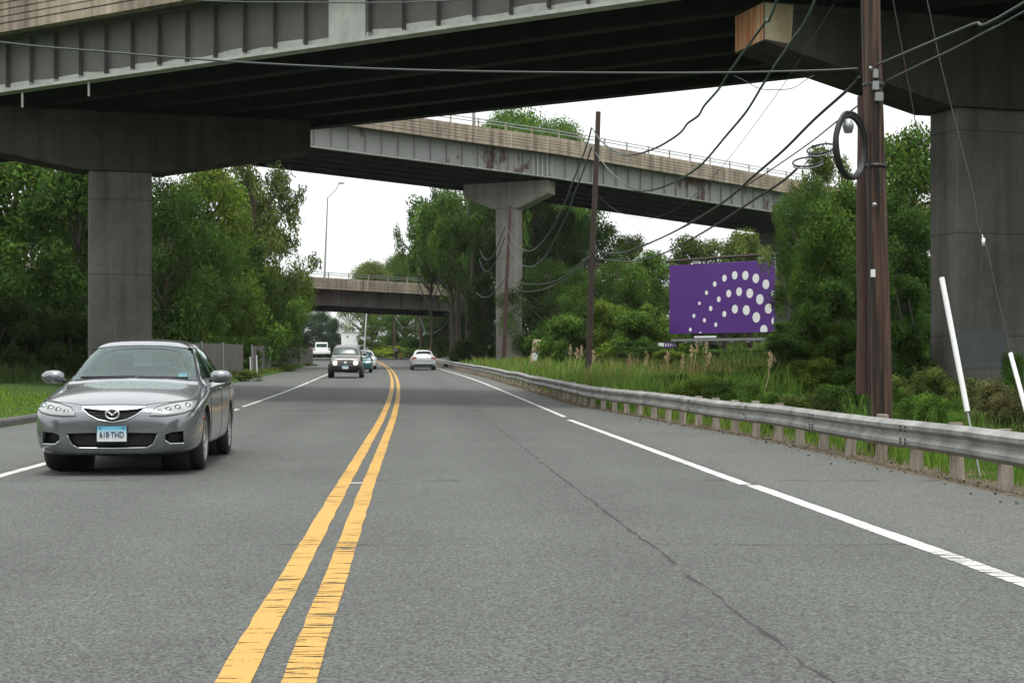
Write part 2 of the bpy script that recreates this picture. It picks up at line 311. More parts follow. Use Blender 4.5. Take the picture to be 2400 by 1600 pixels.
# ------------------------------------------------------------ road geometry
def slope(y):
    return tab([(0, -.068), (13, -.067), (16, -.065), (30, -.066), (70, -.084), (105, -.092), (135, -.112), (150, -.13), (180, -.18), (220, -.26), (300, -.40), (420, -.5), (600, -.5)], y)
_xc = {}
def build_xc():
    x = -1.5; y = 14.5
    while y < 700: _xc[round(y, 1)] = x; x += slope(y) * .5; y += .5
    x = -1.5; y = 14.5
    while y > -20: _xc[round(y, 1)] = x; x -= slope(y) * .5; y -= .5
build_xc()
def xc(y):
    y = max(-19, min(650, y)); k = math.floor(y * 2) / 2; a = _xc[round(k, 1)]; b = _xc[round(k + .5, 1)]; return lerp(a, b, (y - k) * 2)
def zg(y): return tab([(30, 0), (40, .075), (50, .165), (60, .27), (73, .4), (92, .55), (105, .65), (130, .9), (150, 1.25), (180, 1.7), (220, 1.9), (300, 2.0)], y)
def rail_off(y): return tab([(10, 6.0), (23, 6.0), (31, 5.55), (38, 4.95), (60, 4.8), (100, 4.8), (150, 5.0)], y)
def redge(y): return rail_off(y) - .3
LE = -6.8
def prof_side(u, y):
    z = zg(y)
    if u < LE - .1: return z + tab([(-90, 5), (-40, 2.0), (-20, .8), (-12, .35), (LE - .3, .12)], u)
    e = redge(y)
    if u > e + .05: return z + tab([(0, -.01), (.8, -.06), (3, 0), (6, .25), (14, .9), (35, 2.6), (90, 6)], u - e)
    return z - .06
def gz(x, y): return prof_side(x - xc(y), y)
def stat(y, off):
    """path station at y with lateral offset: point, across, up"""
    s = slope(y); L = math.hypot(1, s)
    return Vector((xc(y) + off, y, zg(y)))
# ground sheet
ys = [-15 + 3*i for i in range(40)] + [105 + 8*i for i in range(30)] + [345, 400, 500, 640, 900, 1500, 3000]
us0 = [-1500, -500, -200, -120, -90, -60, -40, -30, -20, -16, -12, -10, -8, -7.1, -6.92]
mb = MB(); mb.uv = []
rows = []
for y in ys:
    e = redge(y); us = us0 + [-6.7, -3, 0, 3, e - .02, e + .07, e + .5, e + .9, e + 2, e + 3, e + 6, e + 10, e + 14, e + 22, e + 35, e + 60, e + 90, 200, 500, 1500]
    row = []
    for u in us:
        z = prof_side(u, y); 
        if abs(u) > 8: z += .12 * noise.noise(Vector((u * .2, y * .15, 0)))
        row.append((xc(y) + u, y, z)); mb.uv.append((u, y))
    rows.append(row)
mb.grid(rows, smooth=True, flip=True)
def ground_mat():
    m = bpy.data.materials.new('ground'); m.use_nodes = True; nt = m.node_tree; b = nt.nodes['Principled BSDF']
    uv = N(nt, 'ShaderNodeUVMap'); sp = N(nt, 'ShaderNodeSeparateXYZ'); nt.links.new(uv.outputs[0], sp.inputs[0])
    n1 = N(nt, 'ShaderNodeTexNoise'); n1.inputs['Scale'].default_value = .8; n1.inputs['Detail'].default_value = 8; nt.links.new(uv.outputs[0], n1.inputs['Vector'])
    n2 = N(nt, 'ShaderNodeTexNoise'); n2.inputs['Scale'].default_value = 14; n2.inputs['Detail'].default_value = 8; nt.links.new(uv.outputs[0], n2.inputs['Vector'])
    green = mixc(nt, n2.outputs[0], (.018, .035, .010), (.06, .11, .025))
    dirt = mixc(nt, n2.outputs[0], (.045, .038, .03), (.19, .155, .11))
    du = math_(nt, 'ADD', math_(nt, 'ABSOLUTE', math_(nt, 'SUBTRACT', sp.outputs[0], 5.6)), math_(nt, 'MULTIPLY', math_(nt, 'SUBTRACT', n1.outputs[0], .5), 2.2))
    f = math_(nt, 'MULTIPLY', math_(nt, 'LESS_THAN', du, 1.15), 1)
    nt.links.new(mixc(nt, f, green, dirt), b.inputs['Base Color']); b.inputs['Roughness'].default_value = 1; b.inputs['Specular IOR Level'].default_value = .1
    bp = N(nt, 'ShaderNodeBump'); bp.inputs['Distance'].default_value = .05; nt.links.new(n2.outputs[0], bp.inputs['Height']); nt.links.new(bp.outputs[0], b.inputs['Normal'])
    return m
tag(mb.build('ground', ground_mat()), kind='structure')
def ribbon(name, m, y0, y1, u0, u1, dz, step=1.0, jit=0, kind='structure', wfun=None):
    mb = MB(); mb.uv = []; rows = []; y = y0
    r2 = random.Random(hash(name) % 1000 if 0 else len(name) * 31)
    while y <= y1 + 1e-6:
        a = u0(y) if callable(u0) else u0; b = u1(y) if callable(u1) else u1
        n = 2 if b - a < 1 else 9; row = []
        for k in range(n):
            u = lerp(a, b, k / (n - 1)) + (r2.uniform(-jit, jit) if n == 2 else 0)
            row.append((xc(y) + u, y, zg(y) + dz)); mb.uv.append((u, y))
        rows.append(row); y += step if y < 60 else step * 4
    mb.grid(rows, smooth=True, flip=True)
    o = mb.build(name, m); tag(o, kind=kind); return o
ribbon('road', M['asphalt'], -14, 560, LE, lambda y: redge(y), 0.0, 1.0)
ribbon('yellow_line', M['yellow'], -10, 300, -.185, -.055, .004, .25, .005)
ribbon('yellow_line', M['yellow'], -10, 300, .055, .180, .004, .25, .005)
ribbon('white_line', M['white'], -10, 14.1, 3.66, 3.79, .004, .25, .005)
ribbon('white_line', M['white'], 14.1, 30.3, 3.62, 3.74, .004, .25, .005)
ribbon('white_line', M['white'], 31.4, 150, 3.66, 3.77, .004, .25, .003)
ribbon('white_line', M['white'], -10, 35.8, -3.72, -3.60, .004, .25, .005)
ribbon('white_line', M['white'], 37.2, 300, -3.76, -3.65, .004, .25, .003)
ribbon('road_marking', M['white'], 14.22, 14.30, -.06, .06, .0055, .04)
# side road / forecourt far ahead
mb = MB(); mb.uv = []
G = []
for y in (148, 156, 164, 172, 182, 192):
    r_ = []
    for u in (4, 8, 12, 16, 20): r_.append((xc(y) + u, y, max(zg(y), gz(xc(y) + u, y)) + .05)); mb.uv.append((u, y))
    G.append(r_)
mb.grid(G, flip=True); tag(mb.build('side_road', M['asphalt']), kind='structure')
mb = MB(); mb.uv = []; G = []
for y in (138, 146, 154, 164, 176, 190, 210):
    r_ = []
    for u in (-22, -18, -14, -10, -6.8): r_.append((xc(y) + u, y, max(zg(y), gz(xc(y) + u, y)) + .05)); mb.uv.append((u, y))
    G.append(r_)
mb.grid(G, flip=True); tag(mb.build('side_road', M['asphalt']), kind='structure')
# kerb
mb = MB(); st = []
for i in range(60):
    y = 2 + i * .95; st.append((Vector((xc(y) + LE, y, zg(y))), Vector((1, 0, 0)), Vector((0, 0, 1))))
mb.extrude(st, [(-.2, -.1), (.02, -.1), (.0, .10), (-.03, .135), (-.2, .14)], cap=True)
tag(mb.build('kerb', M['kerb']), kind='structure')
# ------------------------------------------------------------ bridges
def path_stations(pts, s0=None):
    """pts: list of Vector on the front girder's bottom edge line; returns stations with mitred across vector (pointing away)"""
    out = []
    for i, p in enumerate(pts):
        ds = []
        if i > 0: ds.append((pts[i] - pts[i-1]).xy.normalized())
        if i < len(pts) - 1: ds.append((pts[i+1] - pts[i]).xy.normalized())
        ns = [Vector((d.y, -d.x)) for d in ds]
        nsum = sum(ns, Vector((0, 0))).normalized(); a = nsum / max(.3, nsum.dot(ns[0]))
        if a.y < 0: a = -a
        out.append((p, Vector((a.x, a.y, 0)), Vector((0, 0, 1))))
    return out
def grooves(h0, h1, t0, n=4, depth=.035, gw=.045):
    p = []; 
    for k in range(n):
        z = lerp(h0, h1, (k + 1) / (n + 1)); p += [(t0, z - gw/2), (t0 + depth, z - gw/2 + .008), (t0 + depth, z + gw/2 - .008), (t0, z + gw/2)]
    return p
def bridge(label, group, pts, width, ngird, gdepth, mats, stiff, rail=True, post_sp=2.0, prange=None, over=1.0, ph=1.15, flange_w=.42, fl_t=.05, special=None, flange_strip=False, s_from=0, s_to=1e9, patches=()):
    org = Vector((pts[0].x, pts[0].y, 0)); t = thing('highway_overpass', label, 'bridge', org, group=group)
    st = path_stations(pts)
    deck_z = gdepth
    mb = MB(org); mb.extrude(st, [(-over + .02, deck_z), (width + over - .02, deck_z), (width + over - .02, deck_z + .24), (-over + .02, deck_z + .24)]); mb.build('deck', M['deckc'], t)
    for side in (0, 1):
        mb = MB(org); z0, z1 = deck_z - .04, deck_z + ph
        if side == 0: pr = [(-over, z0)] + grooves(z0 + .05, z1 - .12, -over) + [(-over, z1), (-over + .3, z1), (-over + .34, deck_z - .041), (-over + .34, z0)]
        else: pr = [(width + over - .34, z0), (width + over - .3, z1), (width + over, z1), (width + over, z0)]
        mb.extrude(st, pr[::-1]); par = mb.build('parapet', M['parapet'], t)
    # girders
    def pt(s):
        acc = 0
        for i in range(len(pts) - 1):
            L = (pts[i+1] - pts[i]).length
            if s <= acc + L or i == len(pts) - 2:
                d = (pts[i+1] - pts[i]) / L; return pts[i] + d * (s - acc), d
            acc += L
    total = sum((pts[i+1] - pts[i]).length for i in range(len(pts) - 1))
    for g in range(ngird):
        off = width * g / (ngird - 1); front = g in (0,)
        mb = MB(org); w2 = flange_w / 2; wt = .012
        pr = [(off - w2, 0), (off + w2, 0), (off + w2, fl_t), (off + wt, fl_t), (off + wt, gdepth - .04), (off + w2, gdepth - .04), (off + w2, gdepth), (off - w2, gdepth), (off - w2, gdepth - .04), (off - wt, gdepth - .04), (off - wt, fl_t), (off - w2, fl_t)]
        mis = [1] * 3 + [0] * 8 + [1]
        mb.extrude(st, pr, 0, mis=mis)
        if front:
            s = max(.5, s_from)
            while s < min(total, s_to):
                p, d = pt(s); a = Vector((-d.y, d.x, 0)).normalized(); a = a if a.y > 0 else -a
                Mx = Matrix((( d.x, a.x, 0, p.x), (d.y, a.y, 0, p.y), (d.z, 0, 1, p.z), (0, 0, 0, 1)))
                mb.box((-.012, off - w2 + .03, fl_t + .001), (.012, off - wt - .001, gdepth - .045), 0, Mx)
                mb.box((-.03, off - w2 + .01, fl_t + .001), (.03, off - wt - .002, fl_t + rnd.uniform(.03, .12)), 1, Mx)
                if flange_strip:
                    z0 = fl_t + .001; hA, hB = rnd.uniform(.13, .24), rnd.uniform(.13, .24); y_ = off - wt - .006
                    vs = [Mx @ Vector(q) for q in ((.035, y_, z0), (stiff - .035, y_, z0), (stiff - .035, y_, z0 + hB), (stiff * .5, y_, z0 + (hA + hB) / 2 + rnd.uniform(-.03, .03)), (.035, y_, z0 + hA))]
                    v2 = [Mx @ Vector((q[0], y_ + .005, q[1])) for q in ((.035, z0), (stiff - .035, z0), (stiff - .035, z0 + hB), (stiff * .5, z0 + (hA + hB) / 2), (.035, z0 + hA))]
                    mb.add(vs, [(0, 1, 2, 3, 4)], 1)
                    if rnd.random() < .14: mb.add([Mx @ Vector(q) for q in ((.04, y_, gdepth - .5), (stiff - .04, y_, gdepth - .46), (stiff - .04, y_, gdepth - .28), (.04, y_, gdepth - .34))], [(0, 1, 2, 3)], 1)
                s += stiff
            if special:
                for (sa, sb, za, zb, dd) in special:
                    p, d = pt(sa); a = Vector((-d.y, d.x, 0)).normalized(); a = a if a.y > 0 else -a
                    Mx = Matrix(((d.x, a.x, 0, p.x), (d.y, a.y, 0, p.y), (d.z, 0, 1, p.z), (0, 0, 0, 1)))
                    mb.box((0, off - dd, za), (sb - sa, off - wt - .002, zb), 1, Mx)
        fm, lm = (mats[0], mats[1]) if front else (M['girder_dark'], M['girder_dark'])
        mb.build('girder', [fm, lm], t)
    # cross frames between girders (one part)
    mb = MB(org); s = 3.0
    while s < total - 1:
        p, d = pt(s); a = Vector((-d.y, d.x, 0)).normalized(); a = a if a.y > 0 else -a
        Mx = Matrix(((d.x, a.x, 0, p.x), (d.y, a.y, 0, p.y), (d.z, 0, 1, p.z), (0, 0, 0, 1)))
        mb.box((-.06, .03, gdepth * .3), (.06, width - .03, gdepth * .38), 0, Mx); mb.box((-.06, .03, gdepth * .75), (.06, width - .03, gdepth * .83), 0, Mx)
        s += 6
    mb.build('cross_frame', M['girder_dark'], t)
    if rail:
        z1 = deck_z + ph
        for off, nm in ((-over + .15, 'railing'),):
            mb = MB(org)
            sub = [(o + a * off + u * z1, a, u) for (o, a, u) in st]
            for h in (.30, .52): mb.extrude([(o, a, u) for (o, a, u) in sub], [(-.03, h), (.03, h), (.03, h + .06), (-.03, h + .06)])
            rl = mb.build(nm, M['steel'], t)
            s = prange[0]; 
            while s < prange[1]:
                p, d = pt(s); a = Vector((-d.y, d.x, 0)).normalized(); a = a if a.y > 0 else -a; q = p + a * off + Vector((0, 0, z1))
                m2 = MB(org); Mx = Matrix(((d.x, a.x, 0, q.x), (d.y, a.y, 0, q.y), (0, 0, 1, q.z), (0, 0, 0, 1)))
                m2.box((-.07, -.05, 0), (.07, .029 - .06, .62), 0, Mx); m2.build('railing_post', M['parapet'], rl); s += post_sp
    return t, pt
def pier(label, c, ang, zb, ztop, colw, colt, capL, capT, h_end, h_mid, mcol, mcap, group, endmat=None, facemat=None):
    t = thing('bridge_pier', label, 'bridge pier', (c[0], c[1], zb), ang, group)
    mb = MB(); hc = ztop - zb - h_mid
    mb.box((-colw/2, -colt/2, -.4), (colw/2, colt/2, hc + .01)); bevel(mb.build('column', mcol, t), .04)
    mb = MB(); zt = ztop - zb; T = capT / 2
    pr = [(-capL, zt - h_end), (-colw/2 - .3, zt - h_mid), (colw/2 + .3, zt - h_mid), (capL, zt - h_end), (capL, zt), (-capL, zt)]
    n = len(pr); vs = [(x, -T, z) for x, z in pr] + [(x, T, z) for x, z in pr]
    mb.add(vs, [tuple(range(n))]); mb.add(vs, [tuple(range(n, 2*n))[::-1]])
    for k in range(n): mb.add([vs[k], vs[(k+1) % n], vs[n + (k+1) % n], vs[n + k]], [(0, 3, 2, 1)])
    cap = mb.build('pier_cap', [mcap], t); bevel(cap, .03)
    if endmat:
        m2 = MB(); m2.box((-capL - .005, -T + .02, zt - h_end + .02), (-capL + .02, T - .02, zt - .02)); m2.build('rust_stain', endmat, cap)
    if facemat:
        m2 = MB(); vs = [(-capL + .02, -T - .004, zt - h_end + .03), (-capL + .68, -T - .004, zt - h_end - .04), (-capL + .74, -T - .004, zt - .03), (-capL + .02, -T - .004, zt - .03)]
        vs2 = [(a, b + .01, c_) for a, b, c_ in vs]
        m2.add(vs + vs2, [(0, 1, 2, 3), (7, 6, 5, 4), (0, 4, 5, 1), (1, 5, 6, 2), (2, 6, 7, 3), (3, 7, 4, 0)]); m2.build('stained_face', facemat, cap)
    # bearings
    for k in range(6):
        m2 = MB(); x = lerp(-capL + .5, capL - .5, k / 5); m2.box((x - .2, -.25, zt + .001), (x + .2, .25, zt + .149)); m2.build('bearing', M['girder_dark'], t)
    return t
# bridge 1 : skewed, crosses above the road, nearest
d1 = Vector((-.8497, .5273, 0)); n1 = Vector((.5273, .8497, 0))
ZB1 = HC + 8.3
p0 = n1 * 30.9
pts1 = [p0 + d1 * s + Vector((0, 0, ZB1)) for s in (-22, 10, 45, 85)]
S0 = 22
sp1 = [(S0 + 23.5, S0 + 24.7, .052, 1.5, .205)]
B1, pt1 = bridge('nearest steel girder overpass crossing the top of the view, pale bottom flange on grey web', 'highway overpasses', pts1, 10.4, 6, 1.62,
    (M['girder'], M['flange']), 1.07, rail=False, special=sp1, s_from=.4, flange_strip=True, fl_t=.09)
for px_, Zp in ((50, 45.4), (206, 44.0)):
    q = P(px_, 226 if px_ < 100 else 199, Zp); mb = MB((pts1[0].x, pts1[0].y, 0)); mb.tube([q + Vector((0, .1, .12)), q + Vector((0, .1, -.32))], .035, 8); mb.build('drain_pipe', M['flange'], B1)
CA = math.atan2(.292, .956)
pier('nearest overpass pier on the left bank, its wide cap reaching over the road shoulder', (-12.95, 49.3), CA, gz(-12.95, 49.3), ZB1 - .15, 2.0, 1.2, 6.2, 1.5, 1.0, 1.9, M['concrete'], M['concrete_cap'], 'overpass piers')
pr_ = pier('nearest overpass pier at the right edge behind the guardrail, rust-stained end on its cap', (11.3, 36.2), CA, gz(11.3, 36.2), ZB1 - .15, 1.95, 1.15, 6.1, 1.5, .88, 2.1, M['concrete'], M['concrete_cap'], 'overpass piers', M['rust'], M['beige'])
mb = MB(); mb.box((-.96, -.585, .45), (.32, -.574, 1.35)); mb.build('painted_patch', M['stain'], pr_.children[0])
# bridge 2 : high ramp
P0 = P(1289, 417, 113); ga = .044
dA = Vector((.856, .517, 0)); dB = Vector((.789, .614, 0))
pts2 = [P0 - dA * 62 + Vector((0, 0, ga * 62)), P0 - dA * 30 + Vector((0, 0, ga * 30)), P0, P0 + dB * 24 - Vector((0, 0, ga * 24)), P0 + dB * 58 - Vector((0, 0, ga * 58))]
B2, pt2 = bridge('high ramp bridge sloping down to the right, grooved concrete parapet above a rusting girder', 'highway overpasses', pts2, 11, 6, 1.72,
    (M['girder_pale'], M['flange']), 1.3, rail=True, post_sp=2.3, prange=(41.5, 98), ph=1.2, special=[(60.4 + k * .42, 60.46 + k * .42, .06, 1.65, .2) for k in range(5)], s_from=18)
pier('slender pale pier of the high ramp bridge, standing behind the third utility pole', (-.33 + .1, 116.0), math.atan2(-.43, .9), gz(-.2, 116) - .2, P0.z - .15 + .1, 1.72, 1.2, 3.6, 1.4, 1.0, 2.0, M['concrete_lt'], M['concrete_lt'], 'overpass piers')
q = P0 + dB * 31
ppx = (1846 - 1200) / F * 139
pier('far pier of the high ramp bridge, half hidden behind the purple billboard', (ppx, 139), math.atan2(-.5, .86), gz(ppx, 139), P0.z - ga * 36 - .3, 1.9, 1.3, 4.6, 1.5, 1.0, 2.0, M['concrete'], M['concrete'], 'overpass piers')
# bridge 3 : far
Q0 = P(900, 722, 165); d3 = Vector((.78, .626, 0)); g3 = .016
pts3 = [Q0 - d3 * 45 + Vector((0, 0, g3 * 45)), Q0, Q0 + d3 * 40 - Vector((0, 0, g3 * 40))]
B3, pt3 = bridge('farthest overpass low over the road, brown girder under a grooved concrete parapet', 'highway overpasses', pts3, 13, 6, 1.75,
    (M['girder_brown'], M['girder_brown']), 2.6, rail=True, post_sp=2.55, prange=(22, 64), ph=1.15)
# lamps on bridges
def lamp_post(label, base, h, arm, lean, headdir):
    t = thing('street_lamp', label, 'street lamp', base)
    mb = MB(); mb.tube([(0, 0, 0), (lean * .5, 0, h * .5), (lean, 0, h)], .13, 8, r2=.07); mb.build('pole', M['steel'], t)
    mb = MB(); mb.tube([(lean, 0, h - .02)] + [(lean + arm * math.sin(a) , 0, h + arm * .62 * (1 - math.cos(a)) + .9 * math.sin(a)) for a in [R(q) for q in (15, 35, 55, 75, 90)]], .05, 6)
    mb.build('arm', M['steel'], t)
    mb = MB(); x = lean + arm; z = h + arm * .62 + .9
    mb.lathe([(-.35, .02), (-.3, .1), (0, .14), (.3, .1), (.42, .02)], (x + .3, 0, z), 'x', 10); mb.build('lamp_head', M['steel'], t)
    return t
def on_bridge(ptf, s, off, z): 
    p, d = ptf(s); a = Vector((-d.y, d.x, 0)).normalized(); a = a if a.y > 0 else -a; return p + a * off + Vector((0, 0, z))
def s_for_px(ptf, px, off, s0, s1):
    for _ in range(40):
        m = (s0 + s1) / 2; p = on_bridge(ptf, m, off, 0)
        if 1200 + F * p.x / p.y < px: s0 = m
        else: s1 = m
    return s0
s_ = s_for_px(pt3, 759, 13.6, 0, 80); b_ = on_bridge(pt3, s_, 13.6, 2.0); hh = (HC + (HY - 455) / F * b_.y) - b_.z
lamp_post('tall curved-arm street lamp rising from the farthest overpass against the sky', b_, hh - .4, 1.3, .45, 1)
s_ = s_for_px(pt2, 1112, -.7, 0, 100); b_ = on_bridge(pt2, s_, -.6, 2.92)
lamp_post('pale lamp post standing on the high ramp parapet, top hidden by the nearest overpass', b_, 9, 1.6, 0, 1)
# ------------------------------------------------------------ guardrail (right) + stub (left)
def wbeam(y0, y1, off, label, step=.5, z0=.36, left=False, posts=None, name='guardrail'):
    org = Vector((xc(y0) + off(y0), y0, zg(y0))); t = thing(name, label, 'guardrail', org)
    H = .156
    prof = [(0.0, -H), (-.035, -H*.86), (-.083, -H*.68), (-.083, -H*.40), (-.03, -H*.12), (-.03, H*.12), (-.083, H*.40), (-.083, H*.68), (-.035, H*.86), (0, H)]
    sg = 1 if not left else -1
    prof = [(sg * a, b) for a, b in prof]
    full = prof + [(a + sg * .006, b) for a, b in prof[::-1]]
    st = []; y = y0
    while y <= y1:
        wob = .03 * noise.noise(Vector((y * .22, 3, 0))) + .02 * noise.noise(Vector((y * .9, 7, 0)))
        wz = .03 * noise.noise(Vector((y * .18, 9, 0)))
        st.append((Vector((xc(y) + off(y) + wob, y, zg(y) + z0 + wz)), Vector((1, 0, 0)), Vector((0, 0, 1)))); y += step if y < 50 else step * 2
    mb = MB(org); mb.extrude(st, full if not left else full[::-1], cap=True)
    b = mb.build('rail_beam', M['galv'], t)
    # splice bolts and lap plates
    m2 = MB(org); y = y0 + 1.3
    while y < min(y1, 45):
        x = xc(y) + off(y); zz = zg(y) + z0
        for dy in (-.1, .1):
            for dz in (-.085, -.045, .05, .09): m2.lathe([(-.012 - .083, .001), (-.012 - .083, .014), (-.08, .016)], (x if not left else x + .17, y + dy, zz + dz), 'x', 8)
        y += 1.9 * 2
    if not left: m2.build('splice_bolts', M['darkplastic'], b)
    for y in posts:
        x = xc(y) + off(y); r3 = random.Random(int(y * 10)); h = z0 + .14 + r3.uniform(-.01, .04)
        m3 = MB(org); o = Vector((x + sg * (.105), y, zg(y)))
        Mx = Matrix.Translation(o) @ Matrix.Rotation(r3.uniform(-.03, .03), 4, 'Y') @ Matrix.Rotation(r3.uniform(-.04, .04), 4, 'X')
        m3.box((-.05, -.05, -.3), (.07, .05, h), 0, Mx); p = m3.build('post', M['railpost'], t)
    return t
py_ = []; y = 9.05
while y < 46: py_.append(y); y += 1.25
while y < 140: py_.append(y); y += 2.0
wbeam(7.5, 142, rail_off, 'long weathered steel guardrail on close-set wooden posts along the right shoulder', posts=py_)
lo = lambda y: -7.25
wbeam(36, 50.5, lo, 'short left guardrail ending just behind the grey sedan', posts=[37 + 1.9 * k for k in range(8)], left=True, z0=.42)
# ------------------------------------------------------------ utility poles
def upole(label, base, top, r0, r1, m, old=False, group='utility poles along the right roadside'):
    base = Vector(base); top = Vector(top); t = thing('utility_pole', label, 'utility pole', base, group=group)
    mb = MB(); n = 14; pts = []
    for i in range(n + 1):
        f = i / n; pts.append((top - base) * f + Vector((.01 * math.sin(f * 9), .01 * math.cos(f * 7), 0)))
    mb.tube([Vector((0, 0, -.3))] + pts, [r0] + [lerp(r0, r1, i / n) for i in range(n + 1)], 16); mb.build('shaft', m, t)
    return t
PA = Vector((4.82, 19.4, 0)); topA = Vector((4.55 , 19.4, 10.2))
PBs = Vector(((1377-1200)/F*60, 60, zg(60) - .05)); topB = P(1402, 262, 60)
pA = upole('thick dark brown utility pole right beside the guardrail, nearest to the viewer', (PA.x, PA.y, gz(PA.x, PA.y) - .05), topA, .135, .118, M['pole'])
mb = MB((PA.x, PA.y, gz(PA.x, PA.y) - .05))
for k, (a, b, c_) in enumerate(((2052, 200, .04), (2060, 226, .05), (2052, 172, .03))):
    p = P(a, b, 19.22); mb.box(p - Vector((c_, .03, .06)), p + Vector((c_, .03, .05)))
mb.build('bracket', M['steel'], pA)
mb = MB((PA.x, PA.y, gz(PA.x, PA.y) - .05)); q = P(2046, 640, 19.24); mb.box(q - Vector((.03, .004, .05)), q + Vector((.03, .004, .05))); mb.build('tag_plate', M['whiteplastic'], pA)
for (a, b) in ((2040, 161), (2050, 480)):
    mb = MB((PA.x, PA.y, gz(PA.x, PA.y) - .05)); q = P(a, b, 19.22); mb.lathe([(-.03, .0001), (-.03, .014), (0, .014), (0, .032), (.02, .032)], q, 'y', 8); mb.build('bolt', M['steel'], pA)
for z_ in (4.75, 3.7):
    mb = MB((PA.x, PA.y, gz(PA.x, PA.y) - .05)); cx_ = lerp(PA.x, topA.x, z_ / 10.2); mb.lathe([(-.025, .136), (-.025, .142), (.025, .142), (.025, .136)], (cx_, PA.y, z_), 'z', 20); mb.build('steel_band', M['darkplastic'], pA)
mb = MB((PA.x, PA.y, gz(PA.x, PA.y) - .05)); mb.tube([P(2036, y, 19.22) + Vector((.005 * (y - 500) / 400, 0, 0)) for y in (0, 150, 300, 500, 700, 900, 1060)], .012, 6); mb.build('ground_wire_moulding', M['darkplastic'], pA)
ob = P(2030, 870, 19.75); ot = P(2030, 226, 19.75)
upole('reddish old pole stub lashed behind the left side of the thick near pole', (ob.x, ob.y, ob.z), (ot.x, ot.y, ot.z), .13, .12, M['pole_old'], group='utility poles along the right roadside')
pB = upole('dark utility pole behind the guardrail left of the billboard, top bare against sky', PBs, topB, .135, .10, M['pole_far'])
PC = P(1179, 866, 108); pC = upole('third utility pole, in front of the pale slender pier', (PC.x, 108, gz(PC.x, 108)), P(1196, 482, 108), .15, .11, M['pole_old'])
PD = P(1057, 850, 146); pD = upole('dark utility pole before the right end of the farthest overpass', (PD.x, 146, gz(PD.x, 146)), P(1056, 655, 146), .17, .12, M['pole_far'])
PE = P(1098, 850, 128); pE = upole('dark utility pole in front of the big tree left of the pale pier', (PE.x, 128, gz(PE.x, 128)), P(1108, 590, 128), .17, .12, M['pole_far'])
PF = P(924, 838, 196); pF = upole('distant utility pole seen under the farthest overpass behind a round white marker', (PF.x, 196, gz(PF.x, 196)), P(926, 700, 196), .17, .13, M['pole_old'])
PG = P(988, 838, 188); pG = upole('distant utility pole behind the silver car roof under the farthest overpass', (PG.x, 188, gz(PG.x, 188)), P(986, 715, 188), .3, .2, M['pole_far'])
t = thing('white_post', 'thin white leaning pole rising behind the teal car', 'post', P(853, 830, 185))
mb = MB(P(853, 830, 185)); mb.tube([P(853, 830, 185), P(859, 735, 185)], .085, 8); mb.build('shaft', M['whiteplastic'], t)
# ------------------------------------------------------------ wires
def on_line(A, B, px, py):
    k = (px - 1200) / F; dx, dy = B[0] - A[0], B[1] - A[1]
    s = (k * A[1] - A[0]) / (dx - k * dy); Y = A[1] + s * dy
    return Vector((A[0] + s * dx, Y, HC + (HY - py) / F * Y))
def smooth_pts(p, n=6):
    out = []; q = [p[0]] + p + [p[-1]]
    for i in range(1, len(q) - 2):
        for k in range(n):
            t = k / n; a, b, c, d = q[i-1], q[i], q[i+1], q[i+2]
            out.append(.5 * ((2*b) + (c - a) * t + (2*a - 5*b + 4*c - d) * t*t + (3*b - a - 3*c + d) * t**3))
    out.append(p[-1]); return out
def wire(label, A, B, pix, r, m, extra0=None, extra1=None, name='cable', wrap=False):
    pts = [on_line(A, B, *q) for q in pix]
    if extra0 is not None: pts = [Vector(e) for e in extra0] + pts
    if extra1 is not None: pts = pts + [Vector(e) for e in extra1]
    pts = smooth_pts(pts); mb = MB(pts[0])
    mb.tube(pts, r, 6)
    if wrap:   # lashing wire: a thin helix
        hp = []; 
        for i in range(len(pts) - 1):
            for k in range(3):
                t = k / 3; p = pts[i].lerp(pts[i+1], t); a = (i * 3 + k) * 1.9
                hp.append(p + Vector((math.cos(a) * .5, 0, math.sin(a))) * r * 1.15)
        mb.tube(hp, r * .35, 4)
    o = mb.build(name, m); o.location = pts[0]; tag(o, label, 'cable', 'overhead cables'); return o
c5 = lambda x, y: (1300 + x / 2.138, y / 2.138)
c4 = lambda x, y: (650 + x / 2.94, 230 + y / 2.94)
A = (4.65, 19.4); B = (topB.x - .1, 60); C_ = (P(1190, 500, 108).x - .1, 108); E_ = (PE.x, 128); D_ = (PD.x, 146)
wire('upper thick cable swooping from the near pole top to the bare dark pole', A, B, [c5(*q) for q in ((1115, 0), (1055, 110), (980, 215), (870, 370), (820, 450), (750, 530), (720, 580), (665, 620), (640, 655), (590, 695), (500, 745), (400, 775), (330, 770), (240, 715), (190, 645))], .026, M['cable_green'], wrap=True, extra0=[(4.6, 19.4, 9.2)])
wire('second thick cable sagging lower between the near pole and the bare dark pole', A, B, [c5(*q) for q in ((1305, 0), (1185, 210), (1110, 320), (1040, 430), (960, 560), (860, 680), (740, 820), (650, 885), (560, 930), (480, 953), (400, 950), (300, 880), (230, 800), (188, 735))], .024, M['cable_green'], wrap=True, extra0=[(4.62, 19.4, 8.0)])
wire('dark cable running straight down-left from the near pole over the slack loops', A, B, [c5(*q) for q in ((1525, 385), (1480, 440), (1300, 600), (1150, 750), (1000, 880), (850, 1010), (690, 1110), (560, 1180), (430, 1235), (320, 1268), (190, 1257))], .022, M['cable'])
wire('thin strand just below the straight dark cable from the near pole', A, B, [c5(*q) for q in ((1550, 508), (1400, 620), (1280, 715), (1100, 840), (900, 970), (700, 1110), (560, 1180), (430, 1240), (320, 1270), (190, 1262))], .011, M['cable'])
